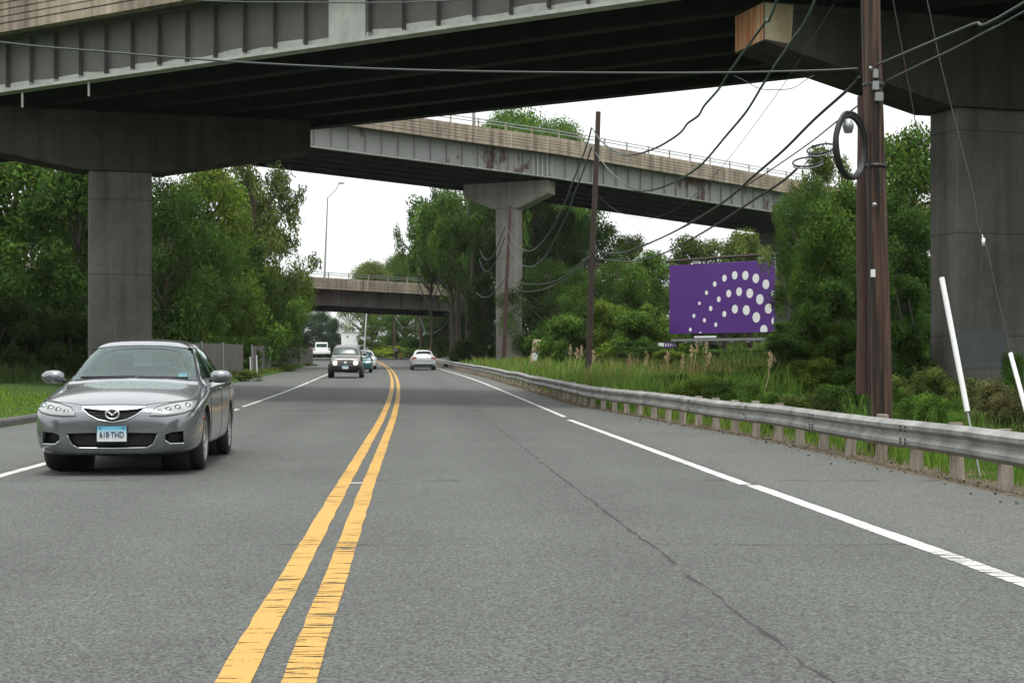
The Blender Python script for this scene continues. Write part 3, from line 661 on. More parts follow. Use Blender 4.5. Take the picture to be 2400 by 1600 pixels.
wire('lowest dark cable curving from the snowshoe loops to the bare dark pole', A, B, [c5(*q) for q in ((1225, 835), (1140, 910), (1000, 1000), (850, 1100), (700, 1190), (600, 1245), (500, 1285), (380, 1310), (200, 1295))], .02, M['cable'], extra0=None)
wire('hair-thin drop wire hanging in front of the sky gap', A, B, [c5(*q) for q in ((1400, 20), (1180, 375), (1050, 560), (900, 760), (780, 900), (650, 1020), (520, 1085), (420, 1095), (300, 1050), (225, 985))], .006, M['cable_grey'])
wire('thin slack wire looping below the road-crossing cable near the pier cap', (2.5, 20), (6, 20.5), [c5(*q) for q in ((900, 380), (960, 410), (1030, 445), (1120, 450), (1200, 440), (1260, 400), (1300, 378))], .006, M['cable_grey'])
wire('single cable crossing over the road from the left edge to the near pole', (-8, 20.3), (4.6, 19.4), [(-500, 30), (0, 99), (250, 122), (500, 142), (750, 156), (1000, 165), (1300, 170), (1650, 171), (1900, 166), (2010, 161)], .014, M['cable_grey'])
wire('short stretch of cable touching the top edge of the view', (-8, 17.3), (4.6, 19.4), [(300, -8), (530, 4), (700, 6), (880, 7), (1000, 4), (1150, -6), (1700, -60)], .009, M['cable_grey'])
wire('upper cable leaving the near pole toward the right edge', (4.7, 19.3), (5.9, 15), [c5(*q) for q in ((1560, 350), (1700, 290), (1900, 205), (2100, 120), (2351, 15))], .016, M['cable_grey'], extra1=[(7.5, 11, 6.2)])
wire('lower cable leaving the near pole toward the right edge', (4.8, 19.3), (5.9, 15), [c5(*q) for q in ((1665, 405), (1850, 315), (2000, 245), (2200, 140), (2351, 60))], .012, M['cable_grey'], extra1=[(7.5, 11, 5.8)])
wire('thin rusty guy wire hanging just right of the near pole', (4.7, 18.9), (6.2, 17.5), [c5(*q) for q in ((1680, -90), (1695, 0), (1740, 240), (1800, 570), (1812, 640))], .006, M['pole_old'])
wire('faint guy wire in front of the right pier with a white fuse on it', (4.7, 18.9), (6.4, 17.5), [(2160, -40), (2175, 10), (2200, 130), (2240, 290), (2281, 452), (2290, 520), (2308, 567), (2322, 620), (2337, 690), (2420, 1040)], .005, M['cable_grey'])
p = on_line((4.7, 18.9), (6.4, 17.5), 2305, 567)
mb = MB(p); mb.lathe([(-.045, .001), (-.045, .02), (.045, .02), (.045, .001)], p, 'z', 10); mb.tube([p + Vector((-.008, 0, .045)), p + Vector((-.015, 0, .09))], .008, 6)
o = mb.build('wire_marker', M['whiteplastic']); o.location = p; tag(o, 'small white cylinder clamped on the guy wire before the right pier', 'wire marker')
# bare pole to third pole
for i, (lab, pix, r) in enumerate((
    ('slack cable drooping from the bare dark pole top to the third pole', ((2165, 205), (2140, 300), (2090, 440), (2030, 590), (1990, 700), (1920, 850), (1850, 960), (1780, 1035), (1720, 1053), (1670, 1030), (1620, 975), (1572, 860)), .035),
    ('second slack cable drooping between the bare dark pole and third pole', ((2165, 340), (2150, 380), (2110, 500), (2050, 650), (2010, 770), (1960, 880), (1900, 1000), (1850, 1085), (1770, 1155), (1720, 1160), (1680, 1145), (1610, 1040), (1570, 945)), .035),
    ('lower slack cable from the bare dark pole sagging in front of the pale pier', ((2140, 1100), (2060, 1165), (1960, 1240), (1860, 1275), (1760, 1282), (1680, 1275), (1600, 1258), (1565, 1240)), .03),
    ('lowest slack cable between the bare dark pole and the third pole', ((2140, 1110), (2080, 1170), (1980, 1250), (1880, 1300), (1780, 1328), (1690, 1330), (1620, 1295), (1568, 1262)), .03))):
    wire(lab, B, C_, [c4(*q) for q in pix], r, M['cable_grey'] if i < 2 else M['cable'])
for i, (lab, pix) in enumerate((
    ('short slack cable from the third pole to the dark pole left of the pier', ((1568, 890), (1530, 990), (1490, 1080), (1450, 1113), (1420, 1095), (1396, 1050))),
    ('second short slack cable left of the third pole', ((1568, 960), (1530, 1060), (1490, 1150), (1450, 1193), (1415, 1170), (1390, 1110))),
    ('low slack cable left of the third pole at parapet height', ((1565, 1245), (1520, 1310), (1460, 1365), (1410, 1370), (1370, 1340))))):
    wire(lab, C_, E_, [c4(*q) for q in pix], .035, M['cable_grey'])
for i, (lab, pix) in enumerate((
    ('distant slack cable curling under the farthest overpass by the distant pole', ((926, 742), (935, 757), (945, 766), (955, 767), (965, 758), (985, 746))),
    ('distant slack cable curling down behind the silver car roof', ((985, 746), (990, 760), (998, 778), (1010, 783), (1040, 765), (1056, 740))))):
    wire(lab, (PF.x, 190), (PD.x, 147), pix, .05, M['cable_grey'])
# cable coil on the near pole, and snowshoe slack brackets
cc = P(1993, 343, 19.1); mb = MB(cc)
for k in range(5):
    ph = k * .9; rr = .40 + .02 * math.sin(k * 2.1); pts = []
    for i in range(41):
        a = 2 * math.pi * i / 40; pts.append(cc + Vector((math.cos(a) * rr * .56 + .02 * math.sin(ph + a), math.cos(a) * rr * .55 + .02 * math.cos(ph), math.sin(a) * rr + .015 * math.sin(ph * 2))))
    mb.tube(pts, .026, 6, cap=False)
o = mb.build('cable_coil', M['cable']); o.location = cc; tag(o, 'black coil of spare cable hanging on the left side of the near pole', 'cable coil')
p = P(1988, 296, 19.0); mb = MB(p); mb.lathe([(-.09, .0), (-.085, .05), (-.02, .07), (.0, .075), (.02, .07), (.07, .05), (.09, .0)], p, 'z', 14)
o = mb.build('splice_case', M['steel']); o.location = p; tag(o, 'small grey rounded splice case inside the black cable coil', 'splice case')
for (x0, y0, x1, y1, lab) in ((1892, 356, 1957, 342, 'upper thin cable storage loop beside the coil'), (1858, 384, 1928, 374, 'lower thin cable storage loop left of the coil')):
    a = P(x0, y0, 21.5); b = P(x1, y1, 21.2); c = (a + b) / 2; mb = MB(c); pts = []
    d = (b - a) / 2; L = d.length; d.normalize()
    for i in range(31):
        t_ = 2 * math.pi * i / 30; pts.append(c + d * math.cos(t_) * L + Vector((0, .9, .18)).normalized() * math.sin(t_) * .16 + Vector((0, 0, .05 * math.sin(t_))))
    mb.tube(pts, .014, 6, cap=False)
    mb.tube([q - Vector((0, 0, .03)) for q in pts[16:30]], .012, 6, mi=1)
    o = mb.build('slack_storage_loop', [M['cable'], M['steel']]); o.location = c; tag(o, lab, 'cable bracket', 'cable storage loops')
# ------------------------------------------------------------ leaning white posts, signs
def lean_post(label, base, top, r0, r1):
    t = thing('delineator_post', label, 'marker post', base, group='leaning white marker posts')
    base = Vector(base); top = Vector(top); mb = MB(base); k = base.lerp(top, .34)
    mb.tube([base, k], r0, 8); mb.build('stake', M['steel'], t)
    mb = MB(base); mb.tube([k - (top - base) * .02, k.lerp(top, .5), top], r1, 10); mb.build('sleeve', M['whiteplastic'], t)
lean_post('white post leaning left behind the guardrail, in front of the right pier', P(2297, 1117, 15.3), P(2207, 651, 15.9), .012, .028)
lean_post('white post leaning at the extreme right edge of the view', P(2440, 1090, 15.2), P(2368, 828, 15.9), .014, .024)
sb = P(1248, 874, 88); t = thing('road_sign', 'weathered tan and white sign plates on a dark post behind the guardrail', 'road sign', (sb.x, 88, gz(sb.x, 88)))
org = (sb.x, 88, gz(sb.x, 88)); mb = MB(org); mb.tube([Vector(org), P(1252, 800, 88)], .05, 8); mb.build('post', M['darkplastic'], t)
for (x0, y0, x1, y1, m_, nm, dx) in ((1248, 795, 1270, 826, 'signtan', 'sign_plate', -3), (1246, 823, 1262, 846, 'signwhite', 'sign_plate', -1)):
    a = P(x0, y1, 87.9); b = P(x1, y0, 87.9); mb = MB(org); vs = [Vector((a.x + dx * .02, 87.9, a.z)), Vector((b.x + dx * .02 - .08, 87.9, a.z)), Vector((b.x, 87.9, b.z)), Vector((a.x + .04, 87.9, b.z))]
    v2 = [v + Vector((0, .015, 0)) for v in vs]; mb.add(vs + v2, [(0, 1, 2, 3), (7, 6, 5, 4), (0, 4, 5, 1), (1, 5, 6, 2), (2, 6, 7, 3), (3, 7, 4, 0)])
    mb.build(nm, M[m_], t)
p = P(928, 838, 178); t = thing('marker', 'round white disc on a short post far ahead beyond the road bend', 'marker', (p.x, 178, gz(p.x, 178)))
z0_ = gz(p.x, 178); q = P(928, 819, 178); mb = MB((p.x, 178, z0_)); mb.tube([(p.x, 178, z0_), (p.x, 178, q.z)], .16, 8); mb.build('post', M['pole_old'], t)
mb = MB((p.x, 178, z0_)); mb.lathe([(-.06, .0), (-.05, .22), (0, .26), (.05, .22), (.06, 0)], (p.x, 177.8, q.z), 'y', 14); mb.build('disc', M['whiteplastic'], t)
p = P(939, 842, 176); g_ = gz(p.x, 176); mb = MB((p.x, 176, g_)); mb.lathe([(0, .14), (.5, .11), (.6, .16), (.68, .12), (.72, 0)], (p.x, 176, g_ ), 'z', 10); mb.add([], [])
o = mb.build('hydrant', M['orangeplastic']); o.location = (p.x, 176, g_); tag(o, 'small orange hydrant at the far side of the bend', 'hydrant')
# ------------------------------------------------------------ billboard
TL, TR, BR, BL = P(1569, 624, 80), P(1814, 606.6, 75.4), P(1812, 776.5, 75.4), P(1569, 784, 80)
zt, zb_ = (TL.z + TR.z) / 2 + .0, (BL.z + BR.z) / 2
bw = (TR - TL).xy.length; ang = math.atan2(TR.y - TL.y, TR.x - TL.x)
bl = thing('billboard', 'large purple billboard with arcs of white dots standing on the right bank', 'billboard', (TL.x, TL.y, gz(TL.x, TL.y)), ang)
g0 = gz(TL.x, TL.y); h0, h1 = zb_ - g0, zt - g0
mb = MB(); mb.box((0, 0, h0), (bw, .12, h1)); bevel(mb.build('panel', M['purple'], bl), .01)
dots = [(1182,398,20,32),(1275,370,25,38),(1371,370,28,42),(1464,396,29,44),(1552,449,29,45),(1093,453,17,24),(1016,534,14,20),(950,632,12,17),(898,748,13,19),(864,875,12,18),(958,910,12,17),(1130,593,17,27),(1221,539,22,35),(1315,520,26,40),(1410,534,30,44),(1499,588,32,48),(1574,673,31,46),(1055,678,16,23),(997,788,14,20),(1103,826,13,21),(1181,727,18,28),(1277,681,27,40),(1379,689,31,46),(1468,754,33,48),(1534,868,32,46),(1622,533,24,38),(1622,788,22,38)]
mb = MB(); 
for (cx, cy, rx, rz) in dots:
    fx = (cx - 663) / (1622 - 663); Zd = lerp(80, 75.4, fx); X = lerp(0, bw, fx * 75.4 / (75.4 * fx + 80 * (1 - fx)) if 0 else fx)
    ty = lerp(290, 222, fx); by = lerp(918, 888, fx); z = lerp(h1, h0, (cy - ty) / (by - ty))
    ax = rx / 959 * bw; az = rz / (by - ty) * (h1 - h0); poly = []
    for k in range(20):
        a = 2 * math.pi * k / 20; x = min(bw - .02, max(.02, X + math.cos(a) * ax)); zz = max(h0 + .02, min(h1 - .02, z + math.sin(a) * az)); poly.append((x, -.006, zz))
    back = [(x, .01, zz) for x, _, zz in poly]
    mb.add(poly + back, [tuple(range(20))] + [(k, (k+20), (k+1) % 20 + 20, (k+1) % 20) for k in range(20)])
mb.build('dot_pattern', M['dotwhite'], bl)
for x in (.25, .5, .75):
    mb = MB(); mb.box((x * bw - .1, .16, -.3), (x * bw + .1, .42, h1 - .1)); mb.build('support_post', M['pole'], bl)
mb = MB(); mb.box((.8, -.9, h0 - .42), (bw, -.12, h0 - .36)); mb.box((.8, -.9, h0 - .36), (bw, -.86, h0 - .29)); 
for k in range(6): mb.box((1.0 + k * 1.0, -.85, h0 - .50), (1.08 + k * 1.0, .16, h0 - .43))
mb.build('catwalk', M['steel'], bl)
mb = MB(); mb.box((1.9, -.35, h0 - .62), (3.6, -.25, h0 - .52)); mb.box((1.8, -.2, h0 - .24), (3.2, -.15, h0 - .14)); mb.build('name_plate', M['whiteplastic'], bl)
mb = MB(); mb.tube([(-.3, .1, h1 + .22), (bw * .5, .1, h1 + .28), (bw + .45, .1, h1 + .30)], .07, 8); 
for x in (.6, bw * .45, bw - .7): mb.tube([(x, .1, h1 - .1), (x, .1, h1 + .26)], .05, 6)
mb.build('top_bar', M['pole_far'], bl)
for x in (1.75, 5.9):
    mb = MB(); mb.box((x - .16, -.1, h1 + .02), (x + .16, .06, h1 + .16)); mb.build('lamp', M['steel'], bl)
p = P(1562, 809, 79); g_ = gz(p.x, 79); t = thing('small_sign', 'tiny purple and white board on a stake left of the billboard catwalk', 'small sign', (p.x, 79, g_))
mb = MB((p.x, 79, g_)); a = P(1543, 814, 79); b = P(1590, 803, 79); 
mb.box((a.x + .3, 79, a.z), (b.x, 79.03, b.z)); mb.build('board', M['purple'], t)
mb = MB((p.x, 79, g_)); mb.box((a.x, 79, a.z + .05), (a.x + .295, 79.03, b.z)); 
for k in range(5): mb.box((a.x + .37 + k * .13, 78.994, a.z + .05), (a.x + .42 + k * .13, 79.005, b.z - .04))
mb.build('white_print', M['whiteplastic'], t)
mb = MB((p.x, 79, g_)); mb.tube([(p.x, 79.06, g_), (p.x, 79.06, a.z + .1)], .03, 6); mb.build('stake', M['pole_far'], t)
# ------------------------------------------------------------ fence, building
def fence(label, pl, h, seed):
    org = Vector((pl[0][0], pl[0][1], gz(*pl[0]))); t = thing('slatted_fence', label, 'fence', org); r3 = random.Random(seed)
    for (a, b) in zip(pl, pl[1:]):
        a, b = Vector(a), Vector(b); L = (b - a).length; d = (b - a) / L; n = max(2, int(L / .16)); mb = MB(org)
        for k in range(n):
            p = a + d * (k / n * L); q = a + d * ((k + .86) / n * L); z0 = gz(p.x, p.y) - .1; hh = z0 + h + .1 + r3.uniform(-.04, .04)
            nrm = Vector((d.y, -d.x)) * .02
            mb.add([(p.x, p.y, z0), (q.x, q.y, z0), (q.x, q.y, hh), (p.x, p.y, hh), (p.x + nrm.x, p.y + nrm.y, z0), (q.x + nrm.x, q.y + nrm.y, z0), (q.x + nrm.x, q.y + nrm.y, hh), (p.x + nrm.x, p.y + nrm.y, hh)], [(0,1,2,3),(7,6,5,4),(0,4,5,1),(1,5,6,2),(2,6,7,3),(3,7,4,0)])
        mb.build('slat_panel', M['fence'], t)
        z0 = gz(a.x, a.y); m2 = MB(org); m2.tube([(a.x + .06, a.y - .05, z0 - .2), (a.x + .06, a.y - .05, z0 + h + .08)], .045, 8); m2.build('fence_post', M['steel'], t)
fp = lambda px, Z: ((px - 1200) / F * Z, Z)
fence('grey slatted fence under the left trees, nearer section behind the sedan mirror', [fp(420, 57), fp(470, 64), fp(520, 71), fp(569, 79)], 1.5, 1)
fence('brown-grey slatted fence under the left trees, farther section toward the bend', [fp(588, 83), fp(630, 94), fp(670, 108), fp(705, 122), fp(733, 136)], 1.45, 2)
for (x0, yb, yt, Z, lab) in ((588, 862, 836, 76, 'thin pale stake beside the fence gap, left of a pair'), (603, 874, 832, 72, 'thin pale stake beside the fence gap, right of a pair')):
    a = P(x0, yb, Z); a.z = gz(a.x, a.y) - .05; b = P(x0 - 2, yt, Z); mb = MB(a); mb.tube([a, b], .035, 6); o = mb.build('stake', M['whiteplastic']); o.location = a; tag(o, lab, 'stake')
bx = P(800, 850, 206); g_ = gz(bx.x, 206); t = thing('white_building', 'white building glimpsed between trees above the suv roof', 'building', (bx.x, 206, g_))
mb = MB(); hh = P(0, 779, 206).z - g_; mb.box((0, 0, -.5), (3.4, 8, hh)); mb.build('wall', M['wallwhite'], t)
mb = MB(); mb.box((.75, -.05, hh - .7), (.95, .02, hh - .45)); mb.box((2.3, -.05, hh - 1.7), (2.9, .02, hh - 1.1)); mb.build('window', M['glass_dark'], t)
mb = MB(); mb.box((-.1, -.1, hh), (3.5, 8.1, hh + .1)); mb.build('roof', M['steel'], t)
# ------------------------------------------------------------ vegetation
def leaf_cloud(clumps, n, size, seed, up=.25):
    """clumps: list of (center, radius, tint); returns mesh of n small folded leaves"""
    r3 = random.Random(seed); v = []; f = []; cols = []
    wts = [c[1] ** 2 for c in clumps]; tot = sum(wts)
    for (c, rad, ti), w_ in zip(clumps, wts):
        k = int(n * w_ / tot)
        for _ in range(k):
            d = Vector((r3.gauss(0, 1), r3.gauss(0, 1), r3.gauss(0, 1))).normalized()
            rr = rad * (r3.random() ** .38) * r3.choice((1, 1, 1, 1.12, 1.25)); p = c + Vector((d.x * rr, d.y * rr, d.z * rr * .8))
            a = (d + Vector((r3.gauss(0, .6), r3.gauss(0, .6), r3.gauss(0, .6) + up))).normalized()
            b = a.orthogonal().normalized(); b.rotate(Matrix.Rotation(r3.uniform(0, 6.28), 3, a)); e = a.cross(b)
            s = size * r3.uniform(.6, 1.35); l = len(v)
            v += [p - b * s * .55, p + e * s * .26 + a * s * .06, p + b * s * .6 - a * s * .1, p - e * s * .26 + a * s * .06]
            f.append((l, l + 1, l + 2, l + 3)); t = min(1, max(0, ti + r3.gauss(0, .16))); g = r3.random()
            cols += [(t, g, 0, 1)] * 4
    me = bpy.data.meshes.new('crown'); me.from_pydata([tuple(q) for q in v], [], f)
    at = me.color_attributes.new('tint', 'FLOAT_COLOR', 'POINT'); buf = [x for c in cols for x in c]; at.data.foreach_set('color', buf)
    me.materials.append(M['leaf']); return me
def branch_mesh(segs, name):
    mb = MB(); 
    for pts, r0, r1 in segs: mb.tube(pts, r0, 7, r2=r1, cap=False)
    me = bpy.data.meshes.new(name); me.from_pydata(mb.v, [], mb.f); me.polygons.foreach_set('use_smooth', [True] * len(mb.f)); me.materials.append(M['bark']); return me
def tree_variant(seed, airy=False, base=.05, n=17000, size=.024, rad=.40, nc=62, dome=False):
    """unit tree: height 1, crown radius rad"""
    r3 = random.Random(seed); cl = []; segs = []
    for i in range(nc):
        for _ in range(50):
            u = base + (1 - base) * (r3.random() ** (.45 if dome else 1)); a = r3.uniform(0, 6.283)
            prof = (math.sin(math.pi * min(1, max(0, (u - base) / (1 - base))) ** .85) ** .42) * rad * (1 + .25 * math.sin(a * 2 + seed) + .18 * math.sin(a * 3 + u * 9 + seed))
            if dome: prof = rad * math.sqrt(max(.02, 1 - u ** 2.6)) * (1 + .12 * math.sin(a * 3 + seed))
            rr = prof * (r3.random() ** .4); break
        c = Vector((math.cos(a) * rr, math.sin(a) * rr, u * .93)); cr = r3.uniform(.07, .14) * (.7 if airy else 1)
        cl.append((c, cr, min(.95, max(.05, r3.gauss(.45, .22)))))
    tr = [Vector((0, 0, -.02)), Vector((.01, 0, .2)), Vector((-.01, .02, .45)), Vector((.02, 0, .7)), Vector((.02, .01, .88))]
    segs.append((tr, .022, .006))
    for c, cr, _ in cl[::2]:
        h = max(.08, c.z - r3.uniform(.12, .3)); s = Vector((0, 0, min(h, .8))); m_ = s.lerp(c, .5) + Vector((0, 0, -.02 + r3.uniform(-.02, .04)))
        segs.append(([s, m_, c], .009, .002))
    for _ in range(26 if airy else 10):
        c = cl[r3.randrange(len(cl))][0]; d = Vector((c.x, c.y, .12 + r3.random() * .2)).normalized() * r3.uniform(.06, .14)
        segs.append(([c, c + d * .6 + Vector((0, 0, .01)), c + d], .0025, .0008))
    return leaf_cloud(cl, n, size, seed), branch_mesh(segs, 'trunk')
V = [tree_variant(s, n=24000) for s in (11, 12, 13)] + [tree_variant(21, True, .2, 12000, .021, .40, 50), tree_variant(22, True, .25, 13000, .020, .44, 56)]
V7 = tree_variant(71, True, .52, 13000, .020, .44, 44)
V += [tree_variant(31, n=34000, size=.019, base=.03, rad=.42, nc=80), tree_variant(32, n=34000, size=.019, base=.0, rad=.44, nc=80)]
V.append(V7); V.append(tree_variant(81, n=70000, size=.0145, rad=.46, nc=230, base=.2, dome=True)); V.append(tree_variant(82, n=48000, size=.0155, rad=.44, nc=150, base=.05, dome=True))
def shrub_variant(seed, n=11000, size=.045):
    r3 = random.Random(seed); cl = []
    for i in range(34):
        a = r3.uniform(0, 6.283); u = r3.random(); rr = .52 * math.sqrt(1 - u * u * .9) * r3.random() ** .5
        cl.append((Vector((math.cos(a) * rr, math.sin(a) * rr, u * .88)), r3.uniform(.09, .17), min(.95, max(.05, r3.gauss(.45, .22)))))
    segs = [([Vector((0, 0, -.05)), c * .6, c], .012, .004) for c, _, _ in cl[::3]]
    segs += [([c, c + Vector((r3.uniform(-.08, .08), r3.uniform(-.08, .08), r3.uniform(.08, .2)))], .004, .001) for c, _, _ in cl[::4]]
    return leaf_cloud(cl, n, size, seed), branch_mesh(segs, 'stems')
S = [shrub_variant(s) for s in (41, 42, 43)]; SB = [shrub_variant(s, 9000, .034) for s in (51, 52)]
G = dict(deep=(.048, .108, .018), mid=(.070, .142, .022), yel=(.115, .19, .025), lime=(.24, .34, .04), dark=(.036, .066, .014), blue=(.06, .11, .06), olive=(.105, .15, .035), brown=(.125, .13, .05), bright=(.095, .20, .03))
def plant(name, cat, label, group, px, topy, Z, wpx, var, col, sink=0.0, parts=('crown', 'trunk'), is_shrub=False):
    X = (px - 1200) / F * Z; g0 = gz(X, Z); H = HC + (HY - topy) / F * Z - g0 + sink; Wd = wpx / F * Z
    t = thing(name, label, cat, (X, Z, g0 - sink), rnd.uniform(0, 6.28), group)
    r_u = 1.05 if is_shrub else .74
    t.scale = (Wd / r_u, Wd / r_u, H)
    cm, tm = var
    for nm, me in zip(parts, (cm, tm)):
        o = bpy.data.objects.new(nm, me); link(o); o.parent = t
        k = rnd.uniform(.88, 1.12); o.color = (*[q * k for q in G[col]], 1)
    return t
T_ = lambda label, px, ty, Z, w_, v, c, group=None, sink=0: plant('tree', 'tree', label, group, px, ty, Z, w_, V[v], c, sink)
B_ = lambda label, px, ty, Z, w_, v, c, group=None, sink=0: plant('shrub', 'shrub', label, group, px, ty, Z, w_, (S + SB)[v], c, sink, ('foliage', 'stems'), True)
gl = 'trees on the left bank'; gr = 'trees on the right bank'; gf = 'trees beyond the farthest overpass'; gs = 'shrubs on the right bank'; gls = 'undergrowth on the left bank'
# left bank
T_('dense green tree left of the left pier, at the left edge of the view', 40, 345, 76, 340, 0, 'mid', gl)
T_('tree filling the gap just left of the left pier', 185, 365, 70, 310, 1, 'deep', gl)
T_('deep green tree mostly beyond the left edge of the view', -110, 300, 74, 400, 2, 'mid', gl)
T_('deep green tree immediately right of the left pier', 385, 392, 74, 250, 5, 'deep', gl)
T_('yellow-green tree under the left pier cap end', 480, 372, 88, 230, 0, 'yel', gl)
T_('tall loose-crowned tree whose thin twigs reach into the sky gap', 590, 345, 98, 250, 3, 'olive', gl)
T_('leafy tree with a ragged right edge before the white sky', 612, 430, 104, 165, 1, 'yel', gl)
T_('lower dark green tree beside the left end of the farthest overpass', 640, 620, 118, 80, 5, 'deep', gl)
T_('mid green tree behind the fence, right of the left pier', 545, 520, 92, 240, 2, 'mid', gl)
T_('dark tree behind the fence where the slats break off', 600, 640, 96, 150, 6, 'deep', gl)
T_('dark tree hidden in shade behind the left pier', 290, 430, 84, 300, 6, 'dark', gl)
T_('shaded tree trunk mass behind the sedan roof', 440, 560, 78, 200, 5, 'mid', gl)
B_('big olive bush overhanging the nearer fence section', 430, 690, 78, 160, 0, 'yel', gls)
B_('green bush overhanging the middle of the fence', 515, 700, 90, 140, 1, 'mid', gls)
B_('dark bush in the gap between the two fence sections', 580, 780, 86, 70, 2, 'mid', gls)
B_('grey-green bush above the farther fence section', 640, 745, 114, 110, 0, 'olive', gls)
B_('deep green bush near the far end of the fence', 692, 748, 142, 60, 1, 'deep', gls)
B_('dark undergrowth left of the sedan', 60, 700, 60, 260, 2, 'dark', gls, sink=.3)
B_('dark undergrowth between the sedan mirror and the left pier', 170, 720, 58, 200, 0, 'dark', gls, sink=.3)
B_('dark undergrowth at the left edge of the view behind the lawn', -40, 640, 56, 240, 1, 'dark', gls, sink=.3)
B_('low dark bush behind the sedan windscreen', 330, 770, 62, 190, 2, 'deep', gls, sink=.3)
B_('tall weeds in front of the fence near the road edge', 575, 862, 66, 90, 3, 'olive', gls, sink=.1)
B_('low weeds at the foot of the farther fence section', 660, 858, 98, 110, 4, 'yel', gls, sink=.2)
B_('small weeds at the far end of the fence', 715, 848, 128, 60, 3, 'mid', gls, sink=.1)
# far
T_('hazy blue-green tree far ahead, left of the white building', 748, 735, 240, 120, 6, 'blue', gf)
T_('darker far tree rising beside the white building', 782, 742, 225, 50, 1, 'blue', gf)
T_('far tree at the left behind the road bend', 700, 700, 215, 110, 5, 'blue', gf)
T_('far tree with ragged lower branches right of the white building', 872, 738, 200, 70, 3, 'mid', gf)
T_('pale green tree crown above the left half of the farthest overpass', 868, 612, 215, 130, 9, 'olive', gf)
T_('dark round tree crown above the middle of the farthest overpass', 945, 594, 222, 150, 9, 'mid', gf)
T_('green tree crown above the right half of the farthest overpass', 1035, 590, 218, 160, 8, 'mid', gf)
T_('dark tree under and behind the right end of the farthest overpass', 1090, 600, 205, 150, 6, 'deep', gf)
T_('dark tree behind the distant utility pole', 915, 738, 205, 90, 6, 'deep', gf)
T_('low dark tree filling the view under the right end of the farthest overpass', 1092, 728, 152, 110, 6, 'dark', gf)
T_('dark tree behind the silver car', 975, 725, 200, 110, 5, 'deep', gf)
T_('dark tree right of the silver car under the overpass', 1040, 715, 190, 110, 6, 'dark', gf)
for k, (px, ty, Z, w_, c) in enumerate(((890, 806, 200, 60, 'lime'), (925, 808, 196, 70, 'lime'), (965, 810, 190, 70, 'bright'), (1000, 812, 186, 50, 'lime'), (1038, 808, 178, 70, 'bright'), (1072, 818, 165, 60, 'mid'), (1110, 815, 150, 70, 'olive'))):
    B_(('lime green weeds right of the teal car', 'lime weeds behind the round white marker', 'weeds behind the orange hydrant', 'lime weeds behind the silver car', 'bright weeds between the silver car and the dark pole', 'weeds at the far end of the guardrail', 'brownish weeds beside the far guardrail')[k], px, ty, Z, w_, 3 + k % 2, c, 'weeds at the road bend', sink=.2)
# centre
T_('huge round-topped tree rising above the high ramp parapet', 1205, 258, 152, 290, 8, 'bright', gr)
T_('huge tree shoulder rising right of the big round crown above the ramp', 1310, 284, 158, 210, 8, 'bright', gr)
T_('tall airy tree with leafy limbs under the ramp, left of the pale pier', 1075, 390, 142, 250, 7, 'mid', gr)
T_('second leafy tree under the ramp against the white sky', 1010, 425, 150, 120, 7, 'deep', gr)
T_('full leafy crown hanging between the ramp and the farthest overpass', 1095, 400, 137, 210, 7, 'mid', gr)
T_('rounded crown behind the pale pier cap, under the ramp', 1060, 440, 145, 170, 7, 'deep', gr)
T_('dark ivy-hung tree immediately left of the pale pier', 1130, 430, 134, 110, 3, 'deep', gr)
T_('dark many-stemmed tree immediately right of the pale pier', 1250, 420, 132, 180, 6, 'dark', gr)
T_('bare-limbed dark tree between the pale pier and the bare dark pole', 1320, 470, 126, 160, 3, 'dark', gr)
T_('dark green tree behind the bare dark pole', 1395, 500, 118, 170, 1, 'deep', gr)
T_('pale green feathery tree right of the bare dark pole', 1480, 545, 122, 150, 4, 'olive', gr)
T_('low dark tree behind the weathered sign', 1290, 600, 112, 150, 5, 'deep', gr)
T_('dark shaded tree left of the pale pier near the ground', 1135, 640, 126, 90, 6, 'dark', gr)
# right bank
T_('green tree left of the billboard', 1450, 600, 100, 170, 5, 'mid', gr)
T_('bushy tree touching the left edge of the billboard', 1530, 590, 98, 150, 0, 'mid', gr)
T_('brownish green tree rising over the billboard left half', 1640, 545, 102, 190, 1, 'olive', gr)
T_('yellow-green tree rising over the billboard right half', 1730, 535, 104, 170, 2, 'olive', gr)
T_('dark tree behind the far pier by the billboard', 1830, 520, 150, 170, 5, 'dark', gr)
T_('tall tree with wispy twigs left of the near pole', 1918, 335, 72, 175, 4, 'olive', gr)
T_('large dense tree left of the near pole, hiding the ramp end', 1908, 410, 68, 150, 5, 'deep', gr)
T_('green tree directly behind the near pole', 1990, 430, 62, 220, 0, 'mid', gr)
T_('bright leafy tree between the near pole and the right pier', 2110, 285, 66, 260, 1, 'mid', gr)
T_('deep green tree between the near pole and the right pier, lower', 2100, 440, 58, 210, 2, 'deep', gr)
T_('tree behind the right pier', 2260, 330, 70, 300, 0, 'mid', gr)
T_('green tree at the extreme right edge beyond the right pier', 2440, 270, 64, 200, 1, 'yel', gr)
T_('mid green tree right of the billboard', 1925, 560, 64, 120, 6, 'mid', gr)
T_('dark tree in the shade behind the near pole foot', 2010, 600, 52, 190, 6, 'deep', gr)
T_('bush-like dark tree just right of the near pole', 2110, 640, 46, 160, 2, 'deep', gr)
